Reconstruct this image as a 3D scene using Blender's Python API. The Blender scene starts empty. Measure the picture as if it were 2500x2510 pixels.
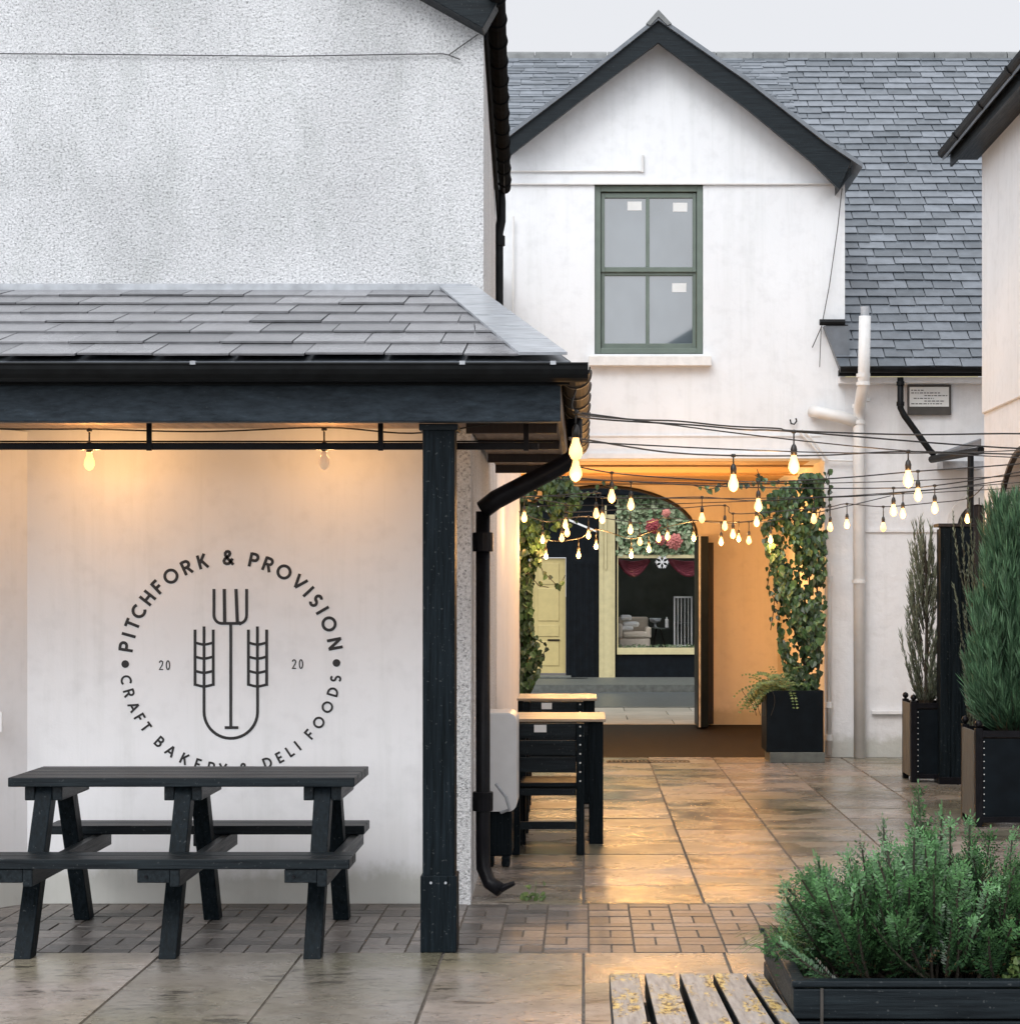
import bpy, math, random
from mathutils import Vector, Matrix
random.seed(7)
R = math.radians
sc = bpy.context.scene
col = sc.collection
F = 4694.0                      # focal length in photo pixels; VPX, VPY = vanishing point
VPX, VPY, EYE = 1430.0, 1450.0, 1.6

# ------------------------------------------------------------------ camera, world, sun, exposure
cd = bpy.data.cameras.new('camera'); cam = bpy.data.objects.new('camera', cd); col.objects.link(cam)
cam.location = (0, 0, EYE); cam.rotation_euler = (R(90), 0, 0)
cd.sensor_fit = 'VERTICAL'; cd.sensor_height = 36.0; cd.sensor_width = 36.0
cd.lens = 36.0 * F / 2510.0
cd.shift_x = (1250 - VPX) / 2510.0
cd.shift_y = (VPY - 1255) / 2510.0
cd.clip_start = 0.05; cd.clip_end = 2000
sc.camera = cam

w = bpy.data.worlds.new('World'); sc.world = w; w.use_nodes = True
nt = w.node_tree
for n in list(nt.nodes): nt.nodes.remove(n)
wo = nt.nodes.new('ShaderNodeOutputWorld'); bg = nt.nodes.new('ShaderNodeBackground')
sky = nt.nodes.new('ShaderNodeTexSky'); sky.sky_type = 'NISHITA'; sky.sun_disc = False
sky.sun_elevation = R(42); sky.sun_rotation = R(205)
sky.air_density = 1.0; sky.dust_density = 4.0; sky.ozone_density = 1.0
hs = nt.nodes.new('ShaderNodeHueSaturation'); hs.inputs['Saturation'].default_value = 0.10
mixc = nt.nodes.new('ShaderNodeMix'); mixc.data_type = 'RGBA'; mixc.inputs[0].default_value = 0.82
# overcast cloud layer: dim at the far horizon, bright overhead and round the hidden sun
tcw = nt.nodes.new('ShaderNodeTexCoord'); nrm = nt.nodes.new('ShaderNodeVectorMath'); nrm.operation = 'DOT_PRODUCT'
nrm.inputs[1].default_value = (-0.20, -0.83, 0.52); nt.links.new(tcw.outputs['Generated'], nrm.inputs[0])
mr = nt.nodes.new('ShaderNodeMapRange'); mr.inputs[1].default_value = -0.35; mr.inputs[2].default_value = 1.0
mr.inputs[3].default_value = 1.0; mr.inputs[4].default_value = 2.75; nt.links.new(nrm.outputs['Value'], mr.inputs[0])
cm = nt.nodes.new('ShaderNodeVectorMath'); cm.operation = 'SCALE'; cm.inputs[0].default_value = (9.7, 9.9, 10.4)
nt.links.new(mr.outputs[0], cm.inputs['Scale']); nt.links.new(cm.outputs[0], mixc.inputs[7])
nt.links.new(sky.outputs[0], hs.inputs['Color'])
nt.links.new(hs.outputs[0], mixc.inputs[6]); nt.links.new(mixc.outputs[2], bg.inputs['Color'])
bg.inputs['Strength'].default_value = 0.095
nt.links.new(bg.outputs[0], wo.inputs['Surface'])
sl = bpy.data.lights.new('sun', 'SUN'); sl.energy = 1.0; sl.angle = R(25); sl.color = (1.0, 0.985, 0.965)
so = bpy.data.objects.new('sun', sl); col.objects.link(so); so.location = (-3, -6, 20)
so.rotation_euler = (R(48), 0, R(-22))
sc.view_settings.view_transform = 'Standard'; sc.view_settings.look = 'None'
sc.view_settings.gamma = 1.0; sc.view_settings.use_curve_mapping = False
sc.view_settings.exposure = 0.0
sc.render.engine = 'CYCLES'
sc.cycles.max_bounces = 8; sc.cycles.sample_clamp_indirect = 6.0

def P(px, py, Y):
    return Vector(((px - VPX) / F * Y, Y, EYE - (py - VPY) / F * Y))
def PX(px, Y): return (px - VPX) / F * Y
def PZ(py, Y): return EYE - (py - VPY) / F * Y

# ------------------------------------------------------------------ materials
def newmat(name):
    m = bpy.data.materials.new(name); m.use_nodes = True
    n = m.node_tree.nodes; b = n['Principled BSDF']
    return m, n, m.node_tree.links, b
def ramp(n, l, src, stops):
    r = n.new('ShaderNodeValToRGB')
    e = r.color_ramp.elements
    while len(e) < len(stops): e.new(0.5)
    for i, (p, c) in enumerate(stops):
        e[i].position = p; e[i].color = (c[0], c[1], c[2], 1) if not isinstance(c, (int, float)) else (c, c, c, 1)
    l.new(src, r.inputs[0]); return r
def noise(n, l, scale, detail=4, stretch=None, rough=0.55, rot=None, per=None):
    t = n.new('ShaderNodeTexNoise'); t.inputs['Scale'].default_value = scale
    t.inputs['Detail'].default_value = detail; t.inputs['Roughness'].default_value = rough
    tc = n.new('ShaderNodeTexCoord'); mp = n.new('ShaderNodeMapping')
    if stretch: mp.inputs['Scale'].default_value = stretch
    if rot: mp.inputs['Rotation'].default_value = rot
    l.new(tc.outputs['Object'], mp.inputs[0]); l.new(mp.outputs[0], t.inputs['Vector'])
    if per:                                     # every element gets its own piece of the pattern
        cx = n.new('ShaderNodeCombineXYZ'); mm = n.new('ShaderNodeMath'); mm.operation = 'MULTIPLY'; mm.inputs[1].default_value = 61.0
        l.new(per, mm.inputs[0]); l.new(mm.outputs[0], cx.inputs[0]); l.new(mm.outputs[0], cx.inputs[2]); l.new(cx.outputs[0], mp.inputs['Location'])
    return t
def mix(n, l, a, b, fac, mode='MIX'):
    m = n.new('ShaderNodeMix'); m.data_type = 'RGBA'; m.blend_type = mode
    for s, v in ((0, fac), (6, a), (7, b)):
        if hasattr(v, 'is_linked') or isinstance(v, bpy.types.NodeSocket): l.new(v, m.inputs[s])
        else: m.inputs[s].default_value = v if s == 0 else (v[0], v[1], v[2], 1)
    return m.outputs[2]
def bump(n, l, b, src, strength, dist, prev=None):
    bp = n.new('ShaderNodeBump'); bp.inputs['Strength'].default_value = strength
    bp.inputs['Distance'].default_value = dist
    l.new(src, bp.inputs['Height'])
    if prev: l.new(prev.outputs[0], bp.inputs['Normal'])
    l.new(bp.outputs[0], b.inputs['Normal']); return bp
def simple(name, c, rough=0.5, var=0.15, scale=6, metal=0, bmp=0.0, bscale=60, stretch=None, spec=0.5):
    m, n, l, b = newmat(name)
    t = noise(n, l, scale, 5, stretch)
    r = ramp(n, l, t.outputs[0], [(0.3, [x * (1 - var) for x in c]), (0.7, [min(1, x * (1 + var)) for x in c])])
    l.new(r.outputs[0], b.inputs['Base Color'])
    b.inputs['Roughness'].default_value = rough; b.inputs['Metallic'].default_value = metal
    b.inputs['Specular IOR Level'].default_value = spec
    if bmp:
        t2 = noise(n, l, bscale, 3, stretch); bump(n, l, b, t2.outputs[0], bmp, 0.01)
    return m
def attr_mat(name, c0, c1, rough=0.5, nscale=12, nvar=0.35, bmp=0.2, bscale=40, stretch=None, spec=0.5, dist=0.004, c2=None):
    """colour chosen per element by the face attribute rnd, with noise over it"""
    m, n, l, b = newmat(name)
    a = n.new('ShaderNodeAttribute'); a.attribute_name = 'rnd'
    r = ramp(n, l, a.outputs['Fac'], [(0, c0), (1, c1)] if not c2 else [(0, c2), (0.05, c0), (0.8, c1), (1, [x * 1.5 for x in c1])])
    t = noise(n, l, nscale, 6, stretch)
    r2 = ramp(n, l, t.outputs[0], [(0.3, 1 - nvar), (0.7, 1.0)])
    l.new(mix(n, l, r.outputs[0], r2.outputs[0], 1.0, 'MULTIPLY'), b.inputs['Base Color'])
    b.inputs['Roughness'].default_value = rough; b.inputs['Specular IOR Level'].default_value = spec
    if bmp:
        t2 = noise(n, l, bscale, 4, stretch); bump(n, l, b, t2.outputs[0], bmp, dist)
    return m

M = {}
def m_render(name, base, stain=0.07, bmp=0.25):
    m, n, l, b = newmat(name)
    t = noise(n, l, 1.3, 6, (1, 1, 0.45)); r = ramp(n, l, t.outputs[0], [(0.35, [x * (1 - stain) for x in base]), (0.65, base)])
    t2 = noise(n, l, 9, 6); r2 = ramp(n, l, t2.outputs[0], [(0.28, 0.93), (0.5, 1.0)])
    c = mix(n, l, r.outputs[0], r2.outputs[0], 1.0, 'MULTIPLY')
    ts = noise(n, l, 5, 5, (1.6, 1.6, 0.10), 0.7); rs = ramp(n, l, ts.outputs[0], [(0.36, (0.84, 0.85, 0.83)), (0.50, (1, 1, 1))])
    c = mix(n, l, c, rs.outputs[0], 0.32, 'MULTIPLY')
    tc = n.new('ShaderNodeTexCoord'); sp = n.new('ShaderNodeSeparateXYZ'); l.new(tc.outputs['Object'], sp.inputs[0])
    tg = noise(n, l, 6, 6, (1, 1, 0.6), 0.7); ad = n.new('ShaderNodeMath'); ad.operation = 'MULTIPLY_ADD'; ad.inputs[1].default_value = -0.26
    l.new(tg.outputs[0], ad.inputs[0]); l.new(sp.outputs[2], ad.inputs[2])
    rg = ramp(n, l, ad.outputs[0], [(0.0, (0.62, 0.62, 0.55)), (0.10, (1, 1, 1))])
    c = mix(n, l, c, rg.outputs[0], 0.8, 'MULTIPLY'); l.new(c, b.inputs['Base Color'])
    b.inputs['Roughness'].default_value = 0.75
    t3 = noise(n, l, 7, 5); b1 = bump(n, l, b, t3.outputs[0], bmp, 0.02)
    t4 = noise(n, l, 120, 3); bump(n, l, b, t4.outputs[0], 0.25, 0.002, b1)
    return m
M['render'] = m_render('white_render', (0.765, 0.785, 0.805))
M['render_smooth'] = m_render('white_smooth_render', (0.77, 0.78, 0.80), 0.05, 0.10)
M['render_rough'] = m_render('white_uneven_render', (0.75, 0.76, 0.775), 0.06, 0.7)
M['cream_wall'] = m_render('cream_passage_paint', (0.82, 0.74, 0.62), 0.08, 0.2)

m, n, l, b = newmat('roughcast_render')
v = n.new('ShaderNodeTexVoronoi'); v.inputs['Scale'].default_value = 100
tc = n.new('ShaderNodeTexCoord'); l.new(tc.outputs['Object'], v.inputs['Vector'])
t0 = noise(n, l, 75, 5, None, 0.78)
r0 = ramp(n, l, t0.outputs[0], [(0.35, (0.13, 0.14, 0.14)), (0.44, (0.60, 0.61, 0.625)), (0.56, (0.80, 0.81, 0.825))])
t1 = noise(n, l, 1.6, 6, (1, 1, 0.6)); r1 = ramp(n, l, t1.outputs[0], [(0.34, 0.82), (0.64, 1.0)])
tq = noise(n, l, 4, 7, (1.0, 1.0, 0.35), 0.75); rq = ramp(n, l, tq.outputs[0], [(0.36, (0.78, 0.80, 0.78)), (0.52, (1, 1, 1))])
l.new(mix(n, l, mix(n, l, r0.outputs[0], r1.outputs[0], 1.0, 'MULTIPLY'), rq.outputs[0], 0.5, 'MULTIPLY'), b.inputs['Base Color'])
b.inputs['Roughness'].default_value = 0.9
b1 = bump(n, l, b, v.outputs['Distance'], 0.55, 0.010); bump(n, l, b, t0.outputs[0], 0.8, 0.012, b1)
M['roughcast'] = m

def m_blackwood(name, c0, c1, rough, stretch):
    m, n, l, b = newmat(name)
    t = noise(n, l, 14, 7, stretch, 0.65)
    r = ramp(n, l, t.outputs[0], [(0.30, c0), (0.62, c1), (0.80, [x * 1.9 for x in c1])])
    t2 = noise(n, l, 70, 3); r2 = ramp(n, l, t2.outputs[0], [(0.66, 0), (0.70, 1)])
    l.new(mix(n, l, r.outputs[0], (0.12, 0.13, 0.13), mix(n, l, (0, 0, 0), r2.outputs[0], 0.35)), b.inputs['Base Color'])
    rr = ramp(n, l, t.outputs[0], [(0.3, rough), (0.7, rough + 0.2)]); l.new(rr.outputs[0], b.inputs['Roughness'])
    b.inputs['Specular IOR Level'].default_value = 0.05 if 'upright' in name else 0.13
    bump(n, l, b, t.outputs[0], 0.5, 0.006)
    return m
M['blk_x'] = m_blackwood('black_stained_timber_long', (0.004, 0.006, 0.008), (0.014, 0.020, 0.024), 0.30, (0.25, 5, 5))
M['blk_y'] = m_blackwood('black_stained_timber_deep', (0.004, 0.006, 0.008), (0.014, 0.020, 0.024), 0.30, (5, 0.25, 5))
M['blk_z'] = m_blackwood('black_stained_timber_upright', (0.003, 0.005, 0.006), (0.010, 0.015, 0.019), 0.32, (5, 5, 0.25))
M['fascia'] = m_blackwood('weathered_blue_black_fascia', (0.010, 0.016, 0.022), (0.036, 0.050, 0.064), 0.38, (0.8, 4, 3))
M['gutter'] = simple('black_gutter_plastic', (0.006, 0.007, 0.008), 0.5, 0.5, 10, spec=0.15)
M['gutter_matt'] = simple('matt_black_gutter', (0.008, 0.009, 0.010), 0.95, 0.5, 10, spec=0.02)
M['iron'] = simple('black_painted_iron', (0.006, 0.006, 0.008), 0.35, 0.4, 14, bmp=0.2, spec=0.15)
M['dark_metal'] = simple('dark_bronze_metal', (0.05, 0.045, 0.04), 0.4, 0.3, 10)
M['whitepipe'] = simple('white_painted_pipe', (0.68, 0.68, 0.67), 0.45, 0.06, 8)
M['upvc'] = simple('cream_plastic_box', (0.66, 0.67, 0.68), 0.35, 0.05, 8)
M['green'] = simple('grey_green_window_paint', (0.115, 0.15, 0.125), 0.42, 0.12, 8, bmp=0.08)
M['stone_sill'] = simple('painted_sill', (0.70, 0.69, 0.67), 0.7, 0.08, 12, bmp=0.2)
M['lead'] = simple('wet_lead_flashing', (0.34, 0.36, 0.385), 0.28, 0.3, 9, bmp=0.3, bscale=14, stretch=(1, 3, 1))
M['slate_wet'] = attr_mat('wet_slate_canopy', (0.12, 0.123, 0.132), (0.255, 0.257, 0.27), 0.25, 14, 0.3, 0.35, 22, (1, 0.5, 1), 0.9)
M['slate'] = attr_mat('grey_roof_slate', (0.095, 0.112, 0.130), (0.195, 0.218, 0.248), 0.38, 10, 0.3, 0.3, 30, None, 0.5)
M['ridge'] = attr_mat('clay_ridge_tile', (0.11, 0.12, 0.12), (0.2, 0.21, 0.21), 0.6, 8, 0.4)
M['leaf'] = attr_mat('ivy_leaf', (0.009, 0.026, 0.010), (0.095, 0.19, 0.060), 0.38, 30, 0.3, 0)
M['fern'] = attr_mat('fern_leaf', (0.05, 0.10, 0.025), (0.16, 0.22, 0.06), 0.5, 30, 0.3, 0)
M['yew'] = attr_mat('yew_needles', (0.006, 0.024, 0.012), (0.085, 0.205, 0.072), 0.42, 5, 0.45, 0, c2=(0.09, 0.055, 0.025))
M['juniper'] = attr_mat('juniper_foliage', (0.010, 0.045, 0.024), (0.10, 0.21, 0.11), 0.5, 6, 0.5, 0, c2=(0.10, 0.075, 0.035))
M['heather'] = attr_mat('grey_brown_sprigs', (0.045, 0.055, 0.035), (0.19, 0.23, 0.16), 0.6, 20, 0.25, 0)
M['petal'] = attr_mat('mixed_petals', (0.30, 0.03, 0.05), (0.75, 0.30, 0.25), 0.6, 20, 0.2, 0)
M['palegreen'] = attr_mat('pale_display_leaves', (0.12, 0.22, 0.10), (0.45, 0.50, 0.33), 0.6, 20, 0.2, 0)
M['bark'] = simple('bark', (0.030, 0.024, 0.016), 0.8, 0.4, 30, bmp=0.5)
M['soil'] = simple('dark_soil', (0.035, 0.025, 0.018), 0.95, 0.5, 60, bmp=1.0, bscale=80)
M['grey_oak'] = simple('weathered_grey_oak', (0.095, 0.095, 0.085), 0.7, 0.35, 18, bmp=0.4, bscale=60, stretch=(4, 4, 0.4))
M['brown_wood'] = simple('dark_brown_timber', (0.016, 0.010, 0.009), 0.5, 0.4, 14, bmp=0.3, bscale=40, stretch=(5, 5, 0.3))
M['oak_door'] = simple('brown_oak_door', (0.12, 0.055, 0.025), 0.5, 0.35, 14, bmp=0.3, bscale=40, stretch=(5, 5, 0.3))
M['table_wood'] = simple('wet_light_wood', (0.42, 0.33, 0.24), 0.30, 0.3, 12, bmp=0.3, bscale=40, stretch=(0.4, 4, 4))
M['pine'] = simple('passage_ceiling_boards', (0.46, 0.29, 0.13), 0.6, 0.35, 5, bmp=0.4, bscale=12, stretch=(0.3, 6, 6))
M['soffit'] = simple('brown_soffit_boards', (0.22, 0.16, 0.12), 0.55, 0.35, 6, bmp=0.4, bscale=14, stretch=(6, 0.6, 3))
M['paper'] = simple('white_label', (0.75, 0.75, 0.74), 0.6, 0.04)
M['plate'] = simple('grey_notice_plate', (0.66, 0.67, 0.66), 0.5, 0.05)
M['ink'] = simple('black_sign_paint', (0.012, 0.011, 0.012), 0.6, 0.1)
M['ink_soft'] = simple('grey_sign_paint', (0.07, 0.07, 0.07), 0.6, 0.1)
M['socket'] = simple('black_lamp_holder', (0.02, 0.018, 0.016), 0.4, 0.2)
M['brass'] = simple('brass', (0.55, 0.38, 0.15), 0.3, 0.2, metal=1)
M['yellow_door'] = simple('yellow_painted_door', (0.50, 0.41, 0.18), 0.4, 0.06, 10)
M['cream_trim'] = simple('cream_painted_trim', (0.54, 0.48, 0.27), 0.45, 0.08, 10)
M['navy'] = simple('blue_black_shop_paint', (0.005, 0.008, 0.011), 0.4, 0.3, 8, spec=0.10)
M['shop_dark'] = simple('dark_shop_interior', (0.10, 0.115, 0.105), 0.8, 0.2, 4)
M['burgundy'] = simple('burgundy_cloth', (0.22, 0.035, 0.055), 0.7, 0.2, 10)
M['upholstery'] = simple('cream_upholstery', (0.68, 0.60, 0.50), 0.85, 0.08, 20, bmp=0.1)
M['white_paint'] = simple('white_gloss_paint', (0.75, 0.76, 0.76), 0.35, 0.05)
M['road'] = simple('wet_asphalt', (0.085, 0.098, 0.105), 0.30, 0.25, 12, bmp=0.3, bscale=120)
M['kerb'] = simple('kerb_stone', (0.10, 0.11, 0.10), 0.55, 0.3, 12, bmp=0.3)
M['earth'] = simple('bare_ground', (0.10, 0.09, 0.08), 0.9, 0.2, 1)
M['bed'] = simple('mortar_bed', (0.120, 0.106, 0.090), 0.8, 0.4, 20, bmp=0.5)
M['mat'] = simple('brown_passage_floor', (0.014, 0.011, 0.010), 0.7, 0.3, 10, bmp=0.3, bscale=50, spec=0.12)

def m_slab(name):
    m, n, l, b = newmat(name)
    a = n.new('ShaderNodeAttribute'); a.attribute_name = 'rnd'
    r = ramp(n, l, a.outputs['Fac'], [(0, (0.150, 0.145, 0.130)), (0.35, (0.25, 0.225, 0.20)), (0.7, (0.31, 0.272, 0.248)), (1, (0.35, 0.312, 0.29))])
    t = noise(n, l, 2.6, 9, (0.85, 1.0, 1), 0.72, None, a.outputs['Fac']); r2 = ramp(n, l, t.outputs[0], [(0.34, (0.62, 0.62, 0.57)), (0.47, (0.92, 0.91, 0.88)), (0.62, (1.08, 1.06, 1.04))])
    c = mix(n, l, r.outputs[0], r2.outputs[0], 1.0, 'MULTIPLY')
    t3 = noise(n, l, 20, 7, (0.7, 1.0, 1), 0.8); r3 = ramp(n, l, t3.outputs[0], [(0.33, (0.42, 0.39, 0.35)), (0.47, (0.92, 0.91, 0.90)), (0.68, (1.12, 1.12, 1.12))])
    c = mix(n, l, c, r3.outputs[0], 1.0, 'MULTIPLY')
    t5 = noise(n, l, 0.8, 4); r5 = ramp(n, l, t5.outputs[0], [(0.45, (1, 1, 1)), (0.62, (0.80, 0.82, 0.66))])
    c = mix(n, l, c, r5.outputs[0], 1.0, 'MULTIPLY')
    # riven pits and scratches: short dark marks
    t7 = noise(n, l, 7, 7, (0.45, 1.3, 1), 0.62, (0, 0, 0.35), a.outputs['Fac']); r7 = ramp(n, l, t7.outputs[0], [(0.365, (0.12, 0.10, 0.085)), (0.395, (1, 1, 1))])
    t8 = noise(n, l, 30, 4, (0.5, 1.0, 1), 0.6, (0, 0, -0.3)); r8 = ramp(n, l, t8.outputs[0], [(0.325, (0.10, 0.08, 0.07)), (0.36, (1, 1, 1))])
    c = mix(n, l, mix(n, l, c, r7.outputs[0], 0.7, 'MULTIPLY'), r8.outputs[0], 0.85, 'MULTIPLY')
    l.new(c, b.inputs['Base Color'])
    t4 = noise(n, l, 2.0, 6, (0.8, 1, 1), 0.6, None, a.outputs['Fac']); r4 = ramp(n, l, t4.outputs[0], [(0.36, 0.09), (0.60, 0.38)])
    l.new(r4.outputs[0], b.inputs['Roughness']); b.inputs['Specular IOR Level'].default_value = 0.55
    b1 = bump(n, l, b, t3.outputs[0], 0.30, 0.006); b2 = bump(n, l, b, t7.outputs[0], 0.25, 0.010, b1)
    t6 = noise(n, l, 70, 4); bump(n, l, b, t6.outputs[0], 0.2, 0.003, b2)
    return m
M['slab'] = m_slab('wet_riven_sandstone')
M['stone_pale'] = attr_mat('pale_pavement_stone', (0.42, 0.40, 0.34), (0.58, 0.55, 0.48), 0.45, 6, 0.35, 0.3, 20, (0.5, 1, 1))
M['brick'] = attr_mat('wet_brown_paver', (0.085, 0.080, 0.075), (0.24, 0.215, 0.20), 0.38, 30, 0.45, 0.5, 90, None, 0.5, 0.003)

m, n, l, b = newmat('lichen_slat_wood')
t = noise(n, l, 12, 7, (6, 0.5, 5), 0.6)
r = ramp(n, l, t.outputs[0], [(0.3, (0.16, 0.155, 0.15)), (0.7, (0.38, 0.36, 0.34))])
t2 = noise(n, l, 16, 8, (1, 0.22, 1), 0.75); r2 = ramp(n, l, t2.outputs[0], [(0.50, 0), (0.57, 1)])
t3 = noise(n, l, 80, 4, (1, 0.35, 1)); r3 = ramp(n, l, t3.outputs[0], [(0.44, (0.05, 0.03, 0.015)), (0.50, (0.45, 0.30, 0.08)), (0.7, (0.62, 0.50, 0.22))])
l.new(mix(n, l, r.outputs[0], r3.outputs[0], r2.outputs[0]), b.inputs['Base Color'])
b.inputs['Roughness'].default_value = 0.5; bump(n, l, b, t3.outputs[0], 0.3, 0.003)
M['lichen'] = m

m, n, l, b = newmat('window_glass')
tgl = noise(n, l, 1.4, 3, (1, 1, 0.6)); rgl = ramp(n, l, tgl.outputs[0], [(0.35, (0.030, 0.045, 0.052)), (0.65, (0.085, 0.11, 0.125))]); l.new(rgl.outputs[0], b.inputs['Base Color']); b.inputs['Roughness'].default_value = 0.03
b.inputs['Specular IOR Level'].default_value = 1.0; b.inputs['Coat Weight'].default_value = 1.0
b.inputs['Coat Roughness'].default_value = 0.02; b.inputs['Coat IOR'].default_value = 1.9
M['glass_sky'] = m
m, n, l, b = newmat('clear_glass')
b.inputs['Transmission Weight'].default_value = 1.0; b.inputs['Roughness'].default_value = 0.0; b.inputs['IOR'].default_value = 1.05
M['glass'] = m
def m_emit(name, c, s):
    m, n, l, b = newmat(name)
    b.inputs['Base Color'].default_value = (0.8, 0.6, 0.35, 1)
    b.inputs['Emission Color'].default_value = (c[0], c[1], c[2], 1); b.inputs['Emission Strength'].default_value = s
    return m
M['bulb_on'] = m_emit('lit_amber_bulb', (1.0, 0.50, 0.16), 2.3)
M['bulb_dim'] = m_emit('dim_amber_bulb', (1.0, 0.62, 0.40), 0.35)

# ------------------------------------------------------------------ mesh builder
ORG = {}
class MB:
    def __init__(s): s.v = []; s.f = []; s.r = []
    def face(s, pts, r=0.5):
        i = len(s.v); s.v += [tuple(p) for p in pts]; s.f.append(tuple(range(i, i + len(pts)))); s.r.append(r)
    def hexa(s, p, r=0.5):
        i = len(s.v); s.v += [tuple(q) for q in p]
        for f in ((0, 3, 2, 1), (4, 5, 6, 7), (0, 1, 5, 4), (1, 2, 6, 5), (2, 3, 7, 6), (3, 0, 4, 7)):
            s.f.append(tuple(i + k for k in f)); s.r.append(r)
    def box(s, x0, x1, y0, y1, z0, z1, r=0.5):
        s.hexa([(x0, y0, z0), (x1, y0, z0), (x1, y1, z0), (x0, y1, z0), (x0, y0, z1), (x1, y0, z1), (x1, y1, z1), (x0, y1, z1)], r)
    def beam(s, a, b, wd, ht, up=(0, 0, 1), r=0.5):
        a = Vector(a); b = Vector(b); d = (b - a).normalized(); u = Vector(up)
        sd = d.cross(u).normalized(); u = sd.cross(d).normalized()
        q = []
        for p in (a, b):
            for sx, sz in ((-1, -1), (1, -1), (1, 1), (-1, 1)): q.append(p + sd * sx * wd / 2 + u * sz * ht / 2)
        i = len(s.v); s.v += [tuple(x) for x in q]
        for f in ((0, 1, 2, 3), (7, 6, 5, 4), (0, 4, 5, 1), (1, 5, 6, 2), (2, 6, 7, 3), (3, 7, 4, 0)):
            s.f.append(tuple(i + k for k in f)); s.r.append(r)
    def tube(s, pts, rad, seg=10, cap=True, r=0.5):
        pts = [Vector(p) for p in pts]; n = len(pts)
        if isinstance(rad, (int, float)): rad = [rad] * n
        ref = None; base = len(s.v)
        for k, p in enumerate(pts):
            d = (pts[min(k + 1, n - 1)] - pts[max(k - 1, 0)]).normalized()
            if ref is None: ref = Vector((0, 0, 1)) if abs(d.z) < 0.9 else Vector((1, 0, 0))
            a = d.cross(ref)
            if a.length < 1e-4: a = d.orthogonal()
            a.normalize(); bb = a.cross(d).normalized(); ref = bb
            for j in range(seg):
                t = 2 * math.pi * j / seg
                s.v.append(tuple(p + (a * math.cos(t) + bb * math.sin(t)) * rad[k]))
        for k in range(n - 1):
            for j in range(seg):
                a0 = base + k * seg + j; a1 = base + k * seg + (j + 1) % seg
                s.f.append((a0, a1, a1 + seg, a0 + seg)); s.r.append(r)
        if cap:
            s.f.append(tuple(base + j for j in reversed(range(seg)))); s.r.append(r)
            s.f.append(tuple(base + (n - 1) * seg + j for j in range(seg))); s.r.append(r)
    def lathe(s, c, prof, seg=14, r=0.5):
        s.tube([(c[0], c[1], c[2] + h) for h, _ in prof], [max(q, 1e-4) for _, q in prof], seg, True, r)
    def prism(s, poly, a, b, axis='y', r=0.5):
        """poly in (x,z) extruded along y from a to b, or in (y,z) along x, or (x,y) along z"""
        def mk(p, t): return (p[0], t, p[1]) if axis == 'y' else ((t, p[0], p[1]) if axis == 'x' else (p[0], p[1], t))
        i = len(s.v); n = len(poly)
        s.v += [mk(p, a) for p in poly] + [mk(p, b) for p in poly]
        s.f.append(tuple(range(i, i + n))); s.f.append(tuple(reversed(range(i + n, i + 2 * n)))); s.r += [r, r]
        for k in range(n):
            k2 = (k + 1) % n
            s.f.append((i + k, i + n + k, i + n + k2, i + k2)); s.r.append(r)
    def build(s, name, mat, parent=None, bev=0, smooth=False, fix=False):
        me = bpy.data.meshes.new(name)
        o0 = ORG.get(parent, Vector((0, 0, 0))) if parent else Vector((0, 0, 0))
        me.from_pydata([(x - o0[0], y - o0[1], z - o0[2]) for x, y, z in s.v], [], s.f)
        at = me.attributes.new('rnd', 'FLOAT', 'FACE'); at.data.foreach_set('value', s.r)
        me.materials.append(M[mat] if isinstance(mat, str) else mat)
        if smooth: me.polygons.foreach_set('use_smooth', [True] * len(me.polygons))
        me.update()
        if fix:
            import bmesh
            bm = bmesh.new(); bm.from_mesh(me); bmesh.ops.recalc_face_normals(bm, faces=bm.faces); bm.to_mesh(me); bm.free()
        o = bpy.data.objects.new(name, me); col.objects.link(o)
        if parent: o.parent = parent; ORG[o] = o0
        else: ORG[o] = Vector((0, 0, 0))
        if bev:
            bm_ = o.modifiers.new('bevel', 'BEVEL'); bm_.width = bev; bm_.segments = 2; bm_.limit_method = 'ANGLE'
        return o
def tag(o, label=None, cat=None, group=None, kind=None):
    if label: o['label'] = label
    if cat: o['category'] = cat
    if group: o['group'] = group
    if kind: o['kind'] = kind
    return o
def thing(name, loc, label, cat, group=None):
    o = bpy.data.objects.new(name, None); col.objects.link(o); o.location = loc; ORG[o] = Vector(loc)
    return tag(o, label, cat, group)
def copy_tree(o, parent=None):
    c = o.copy(); col.objects.link(c)
    if parent: c.parent = parent
    for ch in list(o.children): copy_tree(ch, c)
    return c
def bx(*a, r=0.5):
    q = MB(); q.box(*a, r=r); return q
def tb(pts, rad, seg=10):
    q = MB(); q.tube(pts, rad, seg); return q
def arc(cx, cy, r, a0, a1, n=8, ry=None):
    ry = ry or r
    return [(cx + r * math.cos(R(a0 + (a1 - a0) * k / n)), cy + ry * math.sin(R(a0 + (a1 - a0) * k / n))) for k in range(n + 1)]

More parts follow.
